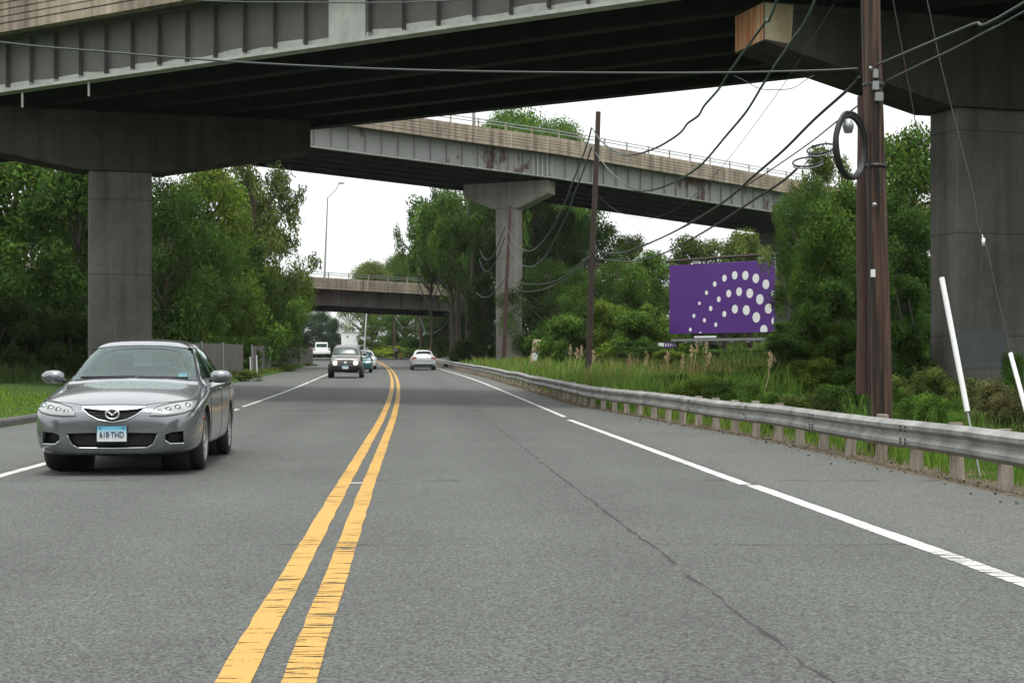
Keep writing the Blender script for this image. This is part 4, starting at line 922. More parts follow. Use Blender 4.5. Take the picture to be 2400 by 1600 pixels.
# shrubs right
sh = [
 ('tall green shrub left of the bare dark pole', 1340, 730, 84, 150, 0, 'mid'), ('deep green shrub behind the weathered sign', 1290, 745, 96, 130, 1, 'deep'),
 ('light green shrub right of the bare dark pole', 1430, 690, 84, 150, 2, 'yel'), ('rounded shrub halfway between the bare pole and billboard', 1490, 720, 80, 150, 0, 'mid'),
 ('low shrub left of the tiny purple board', 1500, 790, 74, 130, 1, 'deep'), ('yellow-green shrub beneath the tiny purple board', 1570, 815, 70, 120, 2, 'yel'),
 ('dark shrub beneath the billboard catwalk', 1690, 815, 72, 150, 0, 'deep'), ('olive shrub beneath the billboard right end', 1780, 812, 66, 130, 1, 'mid'),
 ('dark low bush in front of the reeds', 1598, 872, 40, 75, 4, 'dark'), ('vine-covered shrub right of the billboard', 1893, 690, 56, 110, 2, 'mid'),
 ('brighter vine shrub between billboard and near pole', 1935, 640, 50, 160, 0, 'deep'), ('shrub with pale stems left of the near pole', 1960, 740, 42, 170, 1, 'mid'),
 ('low shrub at the left foot of the near pole', 1900, 830, 38, 170, 2, 'yel'), ('dark weedy shrub behind the rail left of the near pole', 1960, 885, 30, 190, 3, 'deep'),
 ('mixed shrub behind the rail below the billboard right end', 1800, 850, 42, 170, 4, 'mid'), ('bush behind the rail below the billboard middle', 1710, 860, 46, 150, 3, 'deep'),
 ('green shrub right of the near pole at mid height', 2110, 740, 36, 150, 0, 'deep'), ('brownish shrub right of the near pole foot', 2095, 860, 30, 130, 3, 'olive'),
 ('bright lime shrub behind the rail in front of the right pier', 2175, 900, 23, 150, 3, 'bright'), ('bright lime shrub at the right pier corner', 2225, 930, 21.5, 110, 4, 'bright'),
 ('brown dried weeds in front of the right pier', 2320, 870, 25, 150, 3, 'brown'), ('brown and green weeds at the right edge', 2400, 900, 22, 150, 4, 'brown'),
 ('small climbing bush on the right pier near the edge', 2375, 800, 30, 70, 3, 'deep'), ('green weeds under the rail near the right edge', 2370, 1060, 16.5, 110, 4, 'bright'),
 ('dark olive shrub behind the near pole stub', 2030, 800, 34, 150, 2, 'deep'), ('shrub screening the far pier base', 1850, 745, 74, 120, 1, 'mid'),
 ('green shrub behind the reeds', 1640, 800, 78, 130, 2, 'mid'), ('tall shrub left of the billboard at its foot', 1540, 700, 86, 130, 1, 'yel'),
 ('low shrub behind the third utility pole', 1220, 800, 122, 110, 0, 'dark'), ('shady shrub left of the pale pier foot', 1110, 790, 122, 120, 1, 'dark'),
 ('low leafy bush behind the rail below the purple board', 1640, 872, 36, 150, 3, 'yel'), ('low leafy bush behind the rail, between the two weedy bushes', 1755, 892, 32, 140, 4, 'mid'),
 ('small round bush touching the rail left of the near pole', 1870, 905, 26, 150, 3, 'olive'), ('leafy clump against the right side of the near pole foot', 2105, 900, 24, 120, 4, 'mid'),
 ('tangle of leaves in front of the right pier left corner', 2190, 840, 30, 130, 3, 'olive'), ('weedy clump by the bare dark pole foot', 1440, 868, 50, 130, 3, 'yel'),
 ('dark green bush behind the rail at the second rail joint', 1690, 885, 31, 130, 4, 'deep'), ('dark green bush behind the rail, third from the near pole', 1835, 900, 27, 140, 3, 'deep'),
 ('dark teal weeds behind the rail just left of the near pole', 1935, 915, 24, 150, 4, 'dark'), ('low shrub joining the reeds and the dark bush', 1550, 866, 44, 110, 3, 'mid'),
 ('shrub wall between billboard foot and near pole', 1850, 780, 46, 170, 2, 'deep'), ('tall shrub right behind the brown weeds', 2270, 880, 29, 110, 4, 'olive'),
 ('dry brown stalks left of the right edge post', 2345, 905, 22.5, 110, 3, 'brown'),
]
for s in sh: B_(*s, gs, .15)
# unseen trees added behind and beside the viewer (reflected in the cars and shading the low sky)
for k in range(16):
    sd = -1 if k % 2 else 1; yy = -8 - 9 * (k // 2); xx = sd * (17 + 5 * rnd.random()) + (0 if k < 12 else -sd * 10)
    t = thing('tree', 'unseen roadside tree added behind the viewer', 'tree', (xx, yy, gz(xx, max(-14, yy))), rnd.uniform(0, 6.28), 'added unseen trees behind the viewer'); t.scale = (14, 14, 15)
    for nm, me in zip(('crown', 'trunk'), V[k % 3]):
        o = bpy.data.objects.new(nm, me); link(o); o.parent = t; o.color = (*G['mid'], 1)
# saplings
for (px, ty, yb, Z, lab) in ((2122, 690, 905, 40, 'bare thin pale stem right of the near pole, left one'), (2150, 700, 900, 41, 'bare thin pale stem right of the near pole, right one')):
    a = P(px, yb, Z); a.z = gz(a.x, a.y); b = P(px - 20, ty, Z); mb = MB(a); m_ = a.lerp(b, .5) + Vector((.1, 0, 0)); mb.tube([a, m_, b], .03, 6, r2=.012); mb.tube([m_, m_ + Vector((.25, 0, .5))], .014, 5, r2=.006)
    o = mb.build('sapling', M['fence']); o.location = a; tag(o, lab, 'sapling', 'bare saplings')
# reeds
for k, (px, ty, Z) in enumerate(((1336, 818, 62), (1352, 826, 60), (1363, 822, 58), (1390, 832, 56), (1514, 838, 52), (1565, 835, 54), (1620, 822, 56), (1632, 812, 60), (1655, 812, 60), (1662, 838, 52), (1805, 842, 36), (1245, 838, 74), (1475, 846, 48), (1600, 846, 50))):
    X = (px - 1200) / F * Z; g_ = gz(X, Z); top = P(px, ty, Z); a = Vector((X - rnd.uniform(.1, .4), Z, g_))
    t = thing('reed', ('dry tan reed plume %s' % ('left of the bare dark pole', 'touching the bare dark pole from the left', 'just right of the bare dark pole', 'second right of the bare dark pole', 'below the tiny purple board', 'left of the dark low bush', 'tallest of the cluster under the catwalk', 'in the middle of the cluster under the catwalk', 'at the right of the cluster under the catwalk', 'lowest of the cluster under the catwalk', 'leaning alone below the billboard right end', 'beside the weathered sign', 'halfway between the bare pole and the cluster', 'lowest left of the catwalk cluster')[k]), 'reed', a, group='dry reeds behind the guardrail')
    mb = MB(a); mb.tube([a, a.lerp(top, .6) + Vector((.05, 0, 0)), top], .012, 5); mb.build('stem', M['plume'], t)
    mb = MB(a); h_ = rnd.uniform(.32, .5)
    for j in range(60):
        z = rnd.random(); r_ = .09 * math.sin(math.pi * (z * .8 + .15)); q = top + Vector((rnd.gauss(0, r_ * .6), rnd.gauss(0, r_ * .6), (z - .6) * h_)); dd = Vector((rnd.gauss(0, .03), rnd.gauss(0, .03), rnd.uniform(.05, .12)))
        mb.add([q, q + Vector((.02, 0, 0)), q + dd], [(0, 1, 2)])
    mb.build('plume', M['plume'], t)
# grass masses
def blades(name, kind_label, n, fn, col, seed):
    r3 = random.Random(seed); v = []; f = []; cols = []
    for _ in range(n):
        x, y, h, wd = fn(r3); z = gz(x, y) - .03; a = r3.uniform(0, 6.28); lx, ly = r3.gauss(0, .25) * h, r3.gauss(0, .25) * h
        dx, dy = math.cos(a) * wd, math.sin(a) * wd; l = len(v)
        v += [(x - dx, y - dy, z), (x + dx, y + dy, z), (x + dx * .7 + lx * .4, y + dy * .7 + ly * .4, z + h * .6), (x - dx * .7 + lx * .4, y - dy * .7 + ly * .4, z + h * .6), (x + lx, y + ly, z + h)]
        f += [(l, l+1, l+2, l+3), (l+3, l+2, l+4)]; t = min(1, max(0, r3.gauss(.5, .25))); g = r3.random(); cols += [(t, g, 0, 1)] * 5
    me = bpy.data.meshes.new(name); me.from_pydata(v, [], f); at = me.color_attributes.new('tint', 'FLOAT_COLOR', 'POINT'); at.data.foreach_set('color', [q for c in cols for q in c])
    me.materials.append(M['grass']); o = bpy.data.objects.new(name, me); link(o); o.color = (*col, 1); tag(o, kind_label, 'grass', kind='stuff'); return o
def fr(u0, u1, y0, y1, h0, h1, w_=.012, pw=1.0):
    def g(r3):
        y = y0 * (y1 / y0) ** (r3.random() ** pw); u = rail_off(y) + u0 + (u1 - u0) * r3.random() ** 1.0; clump = .6 + .8 * abs(noise.noise(Vector((u * .6, y * .25, 0)))) * 1.3
        return xc(y) + u, y, r3.uniform(h0, h1) * clump, w_ * (y / 25) ** .75
    return g
def fl(u0, u1, y0, y1, h0, h1, w_=.012):
    def g(r3):
        y = y0 * (y1 / y0) ** r3.random(); u = u0 + (u1 - u0) * r3.random(); return xc(y) + u, y, r3.uniform(h0, h1), w_ * (y / 25) ** .8
    return g
blades('tall_grass', 'tall green roadside grass growing behind the guardrail', 22000, fr(.5, 5, 36, 118, .3, .95, .013), (.135, .25, .045), 1)
blades('tall_grass', 'straw-coloured dry grass mixed in behind the guardrail', 2600, fr(.7, 7, 42, 110, .5, 1.1, .010), (.25, .19, .08), 2)
blades('weeds', 'low green weeds along the foot of the guardrail', 9000, fr(.25, 2.2, 12, 36, .10, .38, .007), (.12, .23, .03), 3)
blades('weeds', 'taller weeds behind the rail toward the right pier', 7000, fr(1.2, 9, 16, 38, .2, .6, .010), (.085, .16, .03), 4)
blades('grass', 'sparse dry grass along the shoulder edge', 2500, fr(-.2, .5, 11, 90, .03, .12, .007), (.15, .14, .06), 5)
blades('lawn', 'short mown lawn behind the left kerb', 26000, fl(-12.5, -7.05, 24, 44, .03, .09, .010), (.14, .25, .035), 6)
blades('grass', 'green grass verge in front of the left fence', 12000, fl(-9.5, -6.9, 44, 135, .08, .3, .010), (.13, .18, .04), 7)
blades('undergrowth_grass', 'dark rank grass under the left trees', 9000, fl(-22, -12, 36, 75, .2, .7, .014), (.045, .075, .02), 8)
blades('bank_grass', 'rank grass on the right bank below the trees', 14000, fr(6, 22, 36, 110, .4, 1.1, .016), (.08, .135, .03), 9)
# gravel
mb = MB(); r3 = random.Random(5)
for _ in range(1500):
    y = r3.uniform(11, 38) ; u = rail_off(y) + r3.gauss(.0, .28) ; s = r3.uniform(.006, .028); x = xc(y) + u; z = gz(x, y); 
    if u < redge(y): z = zg(y)
    vs = [Vector((x + r3.uniform(-1, 1) * s, y + r3.uniform(-1, 1) * s, z + r3.uniform(-.2, 1) * s)) for _ in range(5)]; mb.add(vs, [(0, 1, 2), (0, 2, 3), (0, 3, 4), (1, 2, 4), (2, 3, 4), (0, 1, 4)])
tag(mb.build('gravel', M['gravel']), 'loose gravel and grit along the guardrail foot', 'gravel', kind='stuff')
for (px, py, s, lab) in ((571, 884, .05, 'small pale litter scrap on the left verge, upper'), (566, 896, .07, 'small pale litter scrap on the left road edge, lower')):
    Z = HC * F / (py - HY); mb = MB(P(px, py, Z * .92)); p = P(px, py, Z * .92); p.z = zg(p.y) + .03
    mb = MB(p); mb.add([p + Vector((-s, -s, 0)), p + Vector((s, -s * .6, .01)), p + Vector((s * .7, s, .03)), p + Vector((-s, s, .05)), p + Vector((0, 0, .09))], [(0, 1, 4), (1, 2, 4), (2, 3, 4), (3, 0, 4), (0, 3, 2, 1)]); o = mb.build('litter', M['whiteplastic']); o.location = p; tag(o, lab, 'litter')
# ------------------------------------------------------------ cars
SED = [ # y, zb, wbot, W, zmid, Ws, zsh, (x6,z6),(x7,z7),(x8,z8),z9
 (0.00,.25,.42,.60,.42,.58,.55,(.50,.590),(.38,.605),(.2,.612),.613),
 (0.04,.215,.52,.72,.42,.70,.60,(.60,.645),(.44,.672),(.2,.682),.683),
 (0.13,.20,.62,.81,.42,.80,.645,(.70,.705),(.52,.735),(.25,.748),.75),
 (0.30,.19,.70,.865,.44,.855,.69,(.76,.752),(.56,.79),(.28,.808),.812),
 (0.62,.19,.74,.885,.46,.875,.745,(.78,.81),(.57,.85),(.3,.87),.875),
 (0.97,.19,.76,.89,.48,.88,.80,(.79,.865),(.57,.905),(.3,.925),.93),
 (1.22,.19,.76,.89,.50,.88,.845,(.775,.905),(.60,.94),(.3,.962),.968),
 (1.34,.19,.76,.89,.50,.875,.865,(.765,.925),(.70,.985),(.38,1.01),1.02),
 (1.66,.19,.76,.89,.50,.87,.885,(.765,.935),(.665,1.16),(.42,1.195),1.205),
 (2.02,.19,.76,.89,.50,.87,.895,(.765,.94),(.61,1.345),(.40,1.385),1.395),
 (2.16,.19,.76,.89,.50,.87,.90,(.765,.945),(.595,1.375),(.38,1.415),1.425),
 (2.60,.19,.76,.89,.50,.87,.905,(.765,.95),(.585,1.40),(.37,1.44),1.45),
 (3.10,.19,.76,.89,.50,.865,.915,(.76,.955),(.58,1.38),(.37,1.42),1.43),
 (3.42,.19,.76,.89,.50,.86,.925,(.755,.965),(.585,1.32),(.38,1.355),1.365),
 (3.95,.20,.76,.88,.52,.85,.94,(.735,.985),(.63,1.085),(.4,1.115),1.12),
 (4.10,.20,.75,.88,.52,.84,.945,(.72,.99),(.59,1.035),(.3,1.055),1.06),
 (4.48,.24,.72,.86,.54,.82,.94,(.70,.985),(.56,1.015),(.3,1.03),1.035),
 (4.62,.28,.66,.82,.54,.78,.90,(.66,.95),(.52,.975),(.25,.985),.99),
 (4.70,.34,.55,.72,.56,.68,.82,(.56,.86),(.42,.88),(.2,.885),.89)]
SUV = [
 (0.00,.36,.55,.72,.55,.70,.78,(.66,.86),(.5,.885),(.25,.89),.89),
 (0.06,.34,.62,.78,.55,.76,.82,(.72,.93),(.52,.955),(.25,.96),.96),
 (0.50,.34,.66,.80,.6,.77,.88,(.73,.97),(.54,1.0),(.25,1.01),1.01),
 (1.05,.34,.66,.80,.6,.78,.92,(.74,1.01),(.56,1.045),(.3,1.06),1.065),
 (1.14,.34,.66,.80,.6,.78,.93,(.74,1.03),(.68,1.09),(.4,1.12),1.13),
 (1.50,.34,.66,.80,.6,.78,.95,(.74,1.04),(.645,1.50),(.42,1.55),1.56),
 (1.66,.34,.66,.80,.6,.78,.96,(.74,1.05),(.635,1.585),(.42,1.63),1.64),
 (2.40,.34,.66,.80,.6,.78,.96,(.74,1.05),(.63,1.60),(.42,1.65),1.66),
 (3.60,.34,.66,.80,.6,.78,.96,(.74,1.05),(.62,1.58),(.42,1.63),1.64),
 (3.74,.34,.64,.79,.6,.77,.96,(.73,1.05),(.60,1.5),(.42,1.54),1.55),
 (3.86,.36,.60,.77,.6,.75,.94,(.70,1.02),(.6,1.08),(.4,1.12),1.13)]
def body_mesh(rows, sub=2, sx=1, sy=1, sz=1):
    bm = bmesh.new(); rings = []
    for (y, zb, wb, W, zm, Ws, zs, p6, p7, p8, z9) in rows:
        half = [(0, zb), (wb, zb), (W - .025, zb + .06), (W, zm), (Ws + .4 * (W - Ws), zs - .07), (Ws, zs), p6, p7, p8, (0, z9)]
        ring = half + [(-x, z) for x, z in half[8:0:-1]]
        rings.append([bm.verts.new((x * sx, y * sy, z * sz)) for x, z in ring])
    n = 18
    for a, b in zip(rings, rings[1:]):
        for k in range(n): bm.faces.new((a[k], a[(k+1) % n], b[(k+1) % n], b[k]))
    def cap(r, fl):
        R_ = lambda k: r[k % n]
        for q in ((0, 1, 8, 9), (1, 2, 7, 8), (2, 3, 6, 7), (3, 4, 5, 6)):
            f1 = [R_(k) for k in q]; f2 = [R_(-k) for k in q][::-1]
            for f in (f1, f2): bm.faces.new(f if not fl else f[::-1])
    cap(rings[0], False); cap(rings[-1], True)
    bmesh.ops.recalc_face_normals(bm, faces=bm.faces)
    me = bpy.data.meshes.new('cage'); bm.to_mesh(me); bm.free()
    o = bpy.data.objects.new('cage', me); link(o)
    m = o.modifiers.new('s', 'SUBSURF'); m.levels = sub; m.render_levels = sub
    return o
def evald(o):
    dg = bpy.context.evaluated_depsgraph_get(); dg.update(); me = bpy.data.meshes.new_from_object(o.evaluated_get(dg)); return me
def rm(o): bpy.data.objects.remove(o, do_unlink=True)
def bvh_of(me):
    bm = bmesh.new(); bm.from_mesh(me); b = BVHTree.FromBMesh(bm); bm.free(); return b
def pl(poly, t):  # point on polyline by x-fraction
    x0, x1 = poly[0][0], poly[-1][0]; x = lerp(x0, x1, t)
    for a, b in zip(poly, poly[1:]):
        if x <= b[0] + 1e-9: return (x, lerp(a[1], b[1], 0 if b[0] == a[0] else (x - a[0]) / (b[0] - a[0])))
    return poly[-1]
def shape2d(top, bot, n=14, m=5):
    G = []
    for i in range(m + 1):
        row = []
        for j in range(n + 1):
            t = j / n; a = pl(bot, t); b = pl(top, t); k = i / m; row.append((lerp(a[0], b[0], k), lerp(a[1], b[1], k)))
        G.append(row)
    return G
def mir(poly): return [(-x, z) for x, z in poly[::-1]]
def project(bvh, G, axis, off, side=1):
    out = []
    for row in G:
        r = []
        for (u, z) in row:
            if axis == 'f': o, d = Vector((u, -3, z)), Vector((0, 1, 0))
            elif axis == 'r': o, d = Vector((u, 9, z)), Vector((0, -1, 0))
            else: o, d = Vector((3 * side, u, z)), Vector((-side, 0, 0))
            h = bvh.ray_cast(o, d)
            if h[0] is None: h = (o + d * 3.0, -d)
            r.append(h[0] - d * off)
        out.append(r)
    return out
def patch(bvh, top, bot, axis, off, m, name, parent, side=1, n=14, mm=5, thick=0):
    G = project(bvh, shape2d(top, bot, n, mm), axis, off, side); mb = MB(); mb.grid(G, smooth=True)
    o = mb.build(name, m, parent)
    if m is M['glass']: return o
    so = o.modifiers.new('so', 'SOLIDIFY'); so.thickness = max(thick, .003); so.offset = 0; return o
def prism_from(bm, top, bot, axis, a, b, n=14):
    G = shape2d(top, bot, n, 1); out = G[0] + G[1][::-1]
    # remove duplicates at the tips
    o2 = []
    for p in out:
        if not o2 or (abs(p[0] - o2[-1][0]) + abs(p[1] - o2[-1][1])) > 1e-4: o2.append(p)
    if (abs(o2[0][0] - o2[-1][0]) + abs(o2[0][1] - o2[-1][1])) < 1e-4: o2.pop()
    mk = (lambda p, t: (p[0], t, p[1])) if axis in 'fr' else (lambda p, t: (t, p[0], p[1]))
    A_ = [bm.verts.new(mk(p, a)) for p in o2]; B__ = [bm.verts.new(mk(p, b)) for p in o2]; k = len(o2)
    bm.faces.new(A_); bm.faces.new(B__[::-1])
    for i in range(k): bm.faces.new((A_[i], B__[i], B__[(i+1) % k], A_[(i+1) % k]))
def rim_tube(bvh, poly, axis, r, m, name, parent, side=1, off=0):
    pts = [row for row in project(bvh, [poly], axis, off, side)][0]; mb = MB(); mb.tube(pts, r, 6); return mb.build(name, m, parent)
def wheel(parent, x, y, r, wd, side, spokes=5, simple=False, steer=0):
    M_ = M; e = bpy.data.objects.new('wheel', None); 
    mb = MB((0, 0, 0)); s = side
    mb.lathe([(-s * wd, r * .64), (-s * wd, r * .93), (-s * wd * .8, r), (-s * wd * .2, r), (0, r * .93), (0, r * .68), (-s * .02, r * .64)], (0, 0, 0), 'x', 32)
    t = mb.build('wheel', M['tyre'], parent); t.location = (x, y, r); t.rotation_euler = (0, 0, steer)
    bpy.data.objects.remove(e)
    mb = MB(); mb.lathe([(-s * .002, r * .70), (-s * .004, r * .66), (-s * .05, r * .62), (-s * wd, r * .62)], (0, 0, 0), 'x', 32)
    if not simple:
        for k in range(spokes * 2):
            a = math.pi * 2 * (k // 2) / spokes + (.16 if k % 2 else -.16); c, q = math.cos(a), math.sin(a); px_, pz = -q, c
            h = r * .035; o1 = r * .65; i1 = r * .1
            vs = [(-s * .012, c * i1 + px_ * h, q * i1 + pz * h), (-s * .012, c * i1 - px_ * h, q * i1 - pz * h), (-s * .012, c * o1 - px_ * h * 1.4, q * o1 - pz * h * 1.4), (-s * .012, c * o1 + px_ * h * 1.4, q * o1 + pz * h * 1.4)]
            v2 = [(-s * .045, b, c_) for _, b, c_ in vs]; mb.add(vs + v2, [(0,1,2,3), (7,6,5,4), (0,4,5,1), (1,5,6,2), (2,6,7,3), (3,7,4,0)])
        mb.lathe([(-s * .006, 0.0001), (-s * .006, r * .13), (-s * .05, r * .16)], (0, 0, 0), 'x', 16)
    else: mb.lathe([(-s * .02, 0.0001), (-s * .01, r * .3), (-s * .02, r * .62)], (0, 0, 0), 'x', 18)
    mb.build('rim', M['silver'], t)
    if not simple:
        mb = MB(); mb.lathe([(-s * .09, .0001), (-s * .09, r * .5), (-s * .10, r * .5)], (0, 0, 0), 'x', 24); mb.build('brake_disc', M['darkplastic'], t)
def text_part(txt, size, m, parent, loc, name='lettering', sx=1.0, ext=.002):
    cu = bpy.data.curves.new('t', 'FONT'); cu.body = txt; cu.size = size; cu.align_x = 'CENTER'; cu.align_y = 'CENTER'; cu.extrude = ext; cu.offset = .0008
    o = bpy.data.objects.new('t', cu); link(o); me = evald(o); rm(o); me.materials.clear(); me.materials.append(m)
    o = bpy.data.objects.new(name, me); link(o); o.parent = parent; o.rotation_euler = (R(90), 0, 0); o.location = loc; o.scale = (sx, 1, 1); return o
def cut_body(cage, cutter_fn, paint, parent, thick=.03, name='body', cutter2=None):
    sol = cage.modifiers.new('so', 'SOLIDIFY'); sol.thickness = thick; sol.offset = -1
    bm = bmesh.new(); cutter_fn(bm); bmesh.ops.recalc_face_normals(bm, faces=bm.faces); cm = bpy.data.meshes.new('cut'); bm.to_mesh(cm); bm.free()
    co2 = None
    if cutter2:
        bm = bmesh.new(); cutter2(bm); bmesh.ops.recalc_face_normals(bm, faces=bm.faces); c2 = bpy.data.meshes.new('cut'); bm.to_mesh(c2); bm.free(); co2 = bpy.data.objects.new('cut', c2); link(co2)
        b2 = cage.modifiers.new('b2', 'BOOLEAN'); b2.operation = 'DIFFERENCE'; b2.solver = 'EXACT'; b2.object = co2
    co = bpy.data.objects.new('cut', cm); link(co); bo = cage.modifiers.new('b', 'BOOLEAN'); bo.operation = 'DIFFERENCE'; bo.solver = 'EXACT'; bo.object = co
    me = evald(cage); me.materials.clear(); me.materials.append(paint); rm(co); rm(cage)
    if co2: rm(co2)
    for p in me.polygons: p.use_smooth = True
    try: me.set_sharp_from_angle(angle=R(38))
    except Exception: pass
    o = bpy.data.objects.new(name, me); link(o); o.parent = parent; return o
# ---- hero sedan
t = thing('parked_car', '', 'car'); rm(t)
yaw = R(5.2)
car = thing('sedan', 'silver-grey sedan with dark grille and blue-white licence plate, coming toward the viewer at left', 'car', (-4.055, 15.15, .004), yaw); car.scale = (.955, 1, .99)
paint = car_paint('grey_metallic_paint', (.185, .197, .214), .6, .2)
cage = body_mesh(SED, 2); me0 = evald(cage); bv = bvh_of(me0)
ws_top = [(-.575, 1.325), (-.3, 1.355), (0, 1.362), (.3, 1.355), (.575, 1.325)]; ws_bot = [(-.72, .955), (-.4, .985), (0, .995), (.4, .985), (.72, .955)]
def rounded_ws(top, bot):  return top, bot
rw_top = [(-.54, 1.31), (0, 1.335), (.54, 1.31)]; rw_bot = [(-.60, 1.10), (0, 1.125), (.60, 1.10)]
s1t = [(1.56, .985), (1.75, 1.10), (2.05, 1.275), (2.2, 1.325), (2.46, 1.345)]; s1b = [(1.56, .975), (2.46, .975)]
s2t = [(2.54, 1.345), (2.9, 1.34), (3.2, 1.29), (3.42, 1.18), (3.62, 1.02)]; s2b = [(2.54, .975), (3.62, .99)]
gr_top = [(-.325, .690), (-.15, .668), (0, .662), (.15, .668), (.325, .690)]; gr_bot = [(-.325, .685), (-.25, .625), (-.15, .575), (0, .548), (.15, .575), (.25, .625), (.325, .685)]
li_top = [(-.47, .435), (0, .447), (.47, .435)]; li_bot = [(-.47, .42), (-.43, .325), (-.36, .287), (0, .28), (.36, .287), (.43, .325), (.47, .42)]
fg_top = [(.55, .42), (.62, .445), (.735, .455)]; fg_bot = [(.55, .36), (.60, .325), (.735, .325)]
def cuts(bm):
    prism_from(bm, ws_top, ws_bot, 'f', 1.0, 2.35); prism_from(bm, rw_top, rw_bot, 'f', 3.2, 4.4)
    prism_from(bm, gr_top, gr_bot, 'f', -.5, .22); prism_from(bm, li_top, li_bot, 'f', -.5, .2)
    for sgn in (1, -1): prism_from(bm, fg_top if sgn > 0 else mir(fg_top), fg_bot if sgn > 0 else mir(fg_bot), 'f', -.5, .32)
    for (y, r) in ((.955, .365), (3.63, .36)):
        for s in (-1, 1):
            r_ = bmesh.ops.create_cone(bm, cap_ends=True, segments=40, radius1=r, radius2=r, depth=.34, matrix=Matrix.Translation((s * .83, y, .335)) @ Matrix.Rotation(R(90), 4, 'Y'))
def cuts2(bm): prism_from(bm, s1t, s1b, 's', -1.5, 1.5); prism_from(bm, s2t, s2b, 's', -1.5, 1.5)
body = cut_body(cage, cuts, paint, car, cutter2=cuts2)
# wheel arch liners, underbody, engine bay dark block
mb = MB(); mb.box((-.60, .30, .22), (.60, 1.18, .62)); mb.box((-.62, 1.2, .2), (.62, 4.4, .24)); 
for y in (.955, 3.63):
    for s in (-1, 1): mb.lathe([(0, .39), (.30, .39), (.30, .0)], (s * .57 - (.15 if s > 0 else .15), y, .33), 'x', 30)
mb.build('underbody', M['black'], car)
for s in (-1, 1):
    for (y, st_) in ((.955, 0), (3.63, 0)): wheel(car, s * .865, y, .322, .205, s, 5)
patch(bv, ws_top, ws_bot, 'f', -.008, M['glass'], 'windscreen', car, n=20, mm=8)
patch(bv, rw_top, rw_bot, 'r', -.008, M['glass'], 'rear_window', car, n=12, mm=4)
for s in (-1, 1):
    patch(bv, s1t, s1b, 's', -.008, M['glass'], 'side_window', car, side=s); patch(bv, s2t, s2b, 's', -.008, M['glass'], 'side_window', car, side=s)
# windscreen seal, wipers
rim_tube(bv, [pl(ws_bot, k / 16) for k in range(17)], 'f', .009, M['darkplastic'], 'windscreen_seal', car)
for (a, b) in (((-.60, 1.0), (.02, 1.012)), ((.05, 1.008), (.62, .995))):
    pts = project(bv, [[(lerp(a[0], b[0], k / 8), lerp(a[1], b[1], k / 8)) for k in range(9)]], 'f', .012)[0]; mb = MB(); mb.tube(pts, .008, 5); mb.build('wiper', M['darkplastic'], car)
for s in (-1, 1):
    rim_tube(bv, s1b + [(2.5, .975)] + s2b, 's', .008, M['darkplastic'], 'window_trim', car, side=s, off=0)
# grille, badge, intake
patch(bv, gr_top, gr_bot, 'f', -.035, M['black'], 'grille', car)
mb = MB()
for k in range(5):
    z = .57 + k * .024; hw = .12 + k * .042; pts = project(bv, [[(lerp(-hw, hw, j / 10), z) for j in range(11)]], 'f', -.022)[0]; mb.tube(pts, .004, 4)
mb.build('grille_slats', M['darkplastic'], car)
ch_t = [(-.335, .712), (-.15, .716), (0, .718), (.15, .716), (.335, .712)]; patch(bv, ch_t, [(x, z + .004) for x, z in gr_top], 'f', .006, M['chrome'], 'grille_trim', car, thick=.008)
rim_tube(bv, gr_bot, 'f', .007, M['silver'], 'grille_rim', car, off=0)
bc = bv.ray_cast(Vector((0, -2, .632)), Vector((0, 1, 0)))[0]; by = bc.y - .02
bd = bpy.data.objects.new('badge', None); bpy.data.objects.remove(bd)
mb = MB(); ring = []
for k in range(29):
    a = 2 * math.pi * k / 28; ring.append((math.cos(a) * .068, by, .632 + math.sin(a) * .050))
mb.tube(ring, .0105, 8, cap=False)
def wing(s): return [(s * .056, by, .664), (s * .040, by, .650), (s * .022, by, .640), (s * .008, by, .626), (0, by, .618)]
for s in (-1, 1): mb.tube(wing(s), [.007, .010, .010, .009, .009], 7)
mb.build('badge', M['chrome'], car)
patch(bv, li_top, li_bot, 'f', -.07, M['black'], 'lower_intake', car); rim_tube(bv, li_bot, 'f', .008, M['silver'], 'intake_rim', car, off=-.006)
for s in (-1, 1):
    tp, bt = (fg_top, fg_bot) if s > 0 else (mir(fg_top), mir(fg_bot))
    patch(bv, tp, bt, 'f', -.10, M['black'], 'fog_light_recess', car, n=8); rim_tube(bv, bt, 'f', .009, M['silver'], 'recess_rim', car, off=-.004)
# headlights
hl_top = [(.385, .628), (.45, .705), (.58, .742), (.72, .764), (.825, .772)]; hl_bot = [(.385, .615), (.52, .608), (.66, .622), (.76, .645), (.825, .675)]
for s in (-1, 1):
    tp, bt = (hl_top, hl_bot) if s > 0 else (mir(hl_top), mir(hl_bot))
    h = patch(bv, tp, bt, 'f', .004, M['lamp'], 'headlight', car, n=18, mm=6)
    for (x, z, r_) in ((.49, .658, .028), (.575, .675, .034), (.665, .692, .038), (.762, .712, .038)):
        q = bv.ray_cast(Vector((s * x, -2, z)), Vector((0, 1, 0)))[0]; mb = MB(); mb.lathe([(-.012, r_), (-.014, r_ * .86), (.0, r_ * .8), (-.006, r_ * .45), (-.013, .0001)], (s * x, q.y, z), 'y', 16); mb.build('lamp_reflector', M['lampin'], h)
    mb = MB(); pts = project(bv, [[pl(bt, k / 14) for k in range(15)]], 'f', .003)[0]; mb.tube(pts, .006, 5); pts = project(bv, [[pl(tp, k / 14) for k in range(15)]], 'f', .003)[0]; mb.tube(pts, .005, 5); mb.build('lamp_seal', M['darkplastic'], h)
    patch(bv, [(.60, .575), (.655, .582), (.70, .578)], [(.60, .57), (.655, .553), (.70, .57)], 's', .004, M['orange'], 'side_marker', car, side=s, n=6, mm=2)
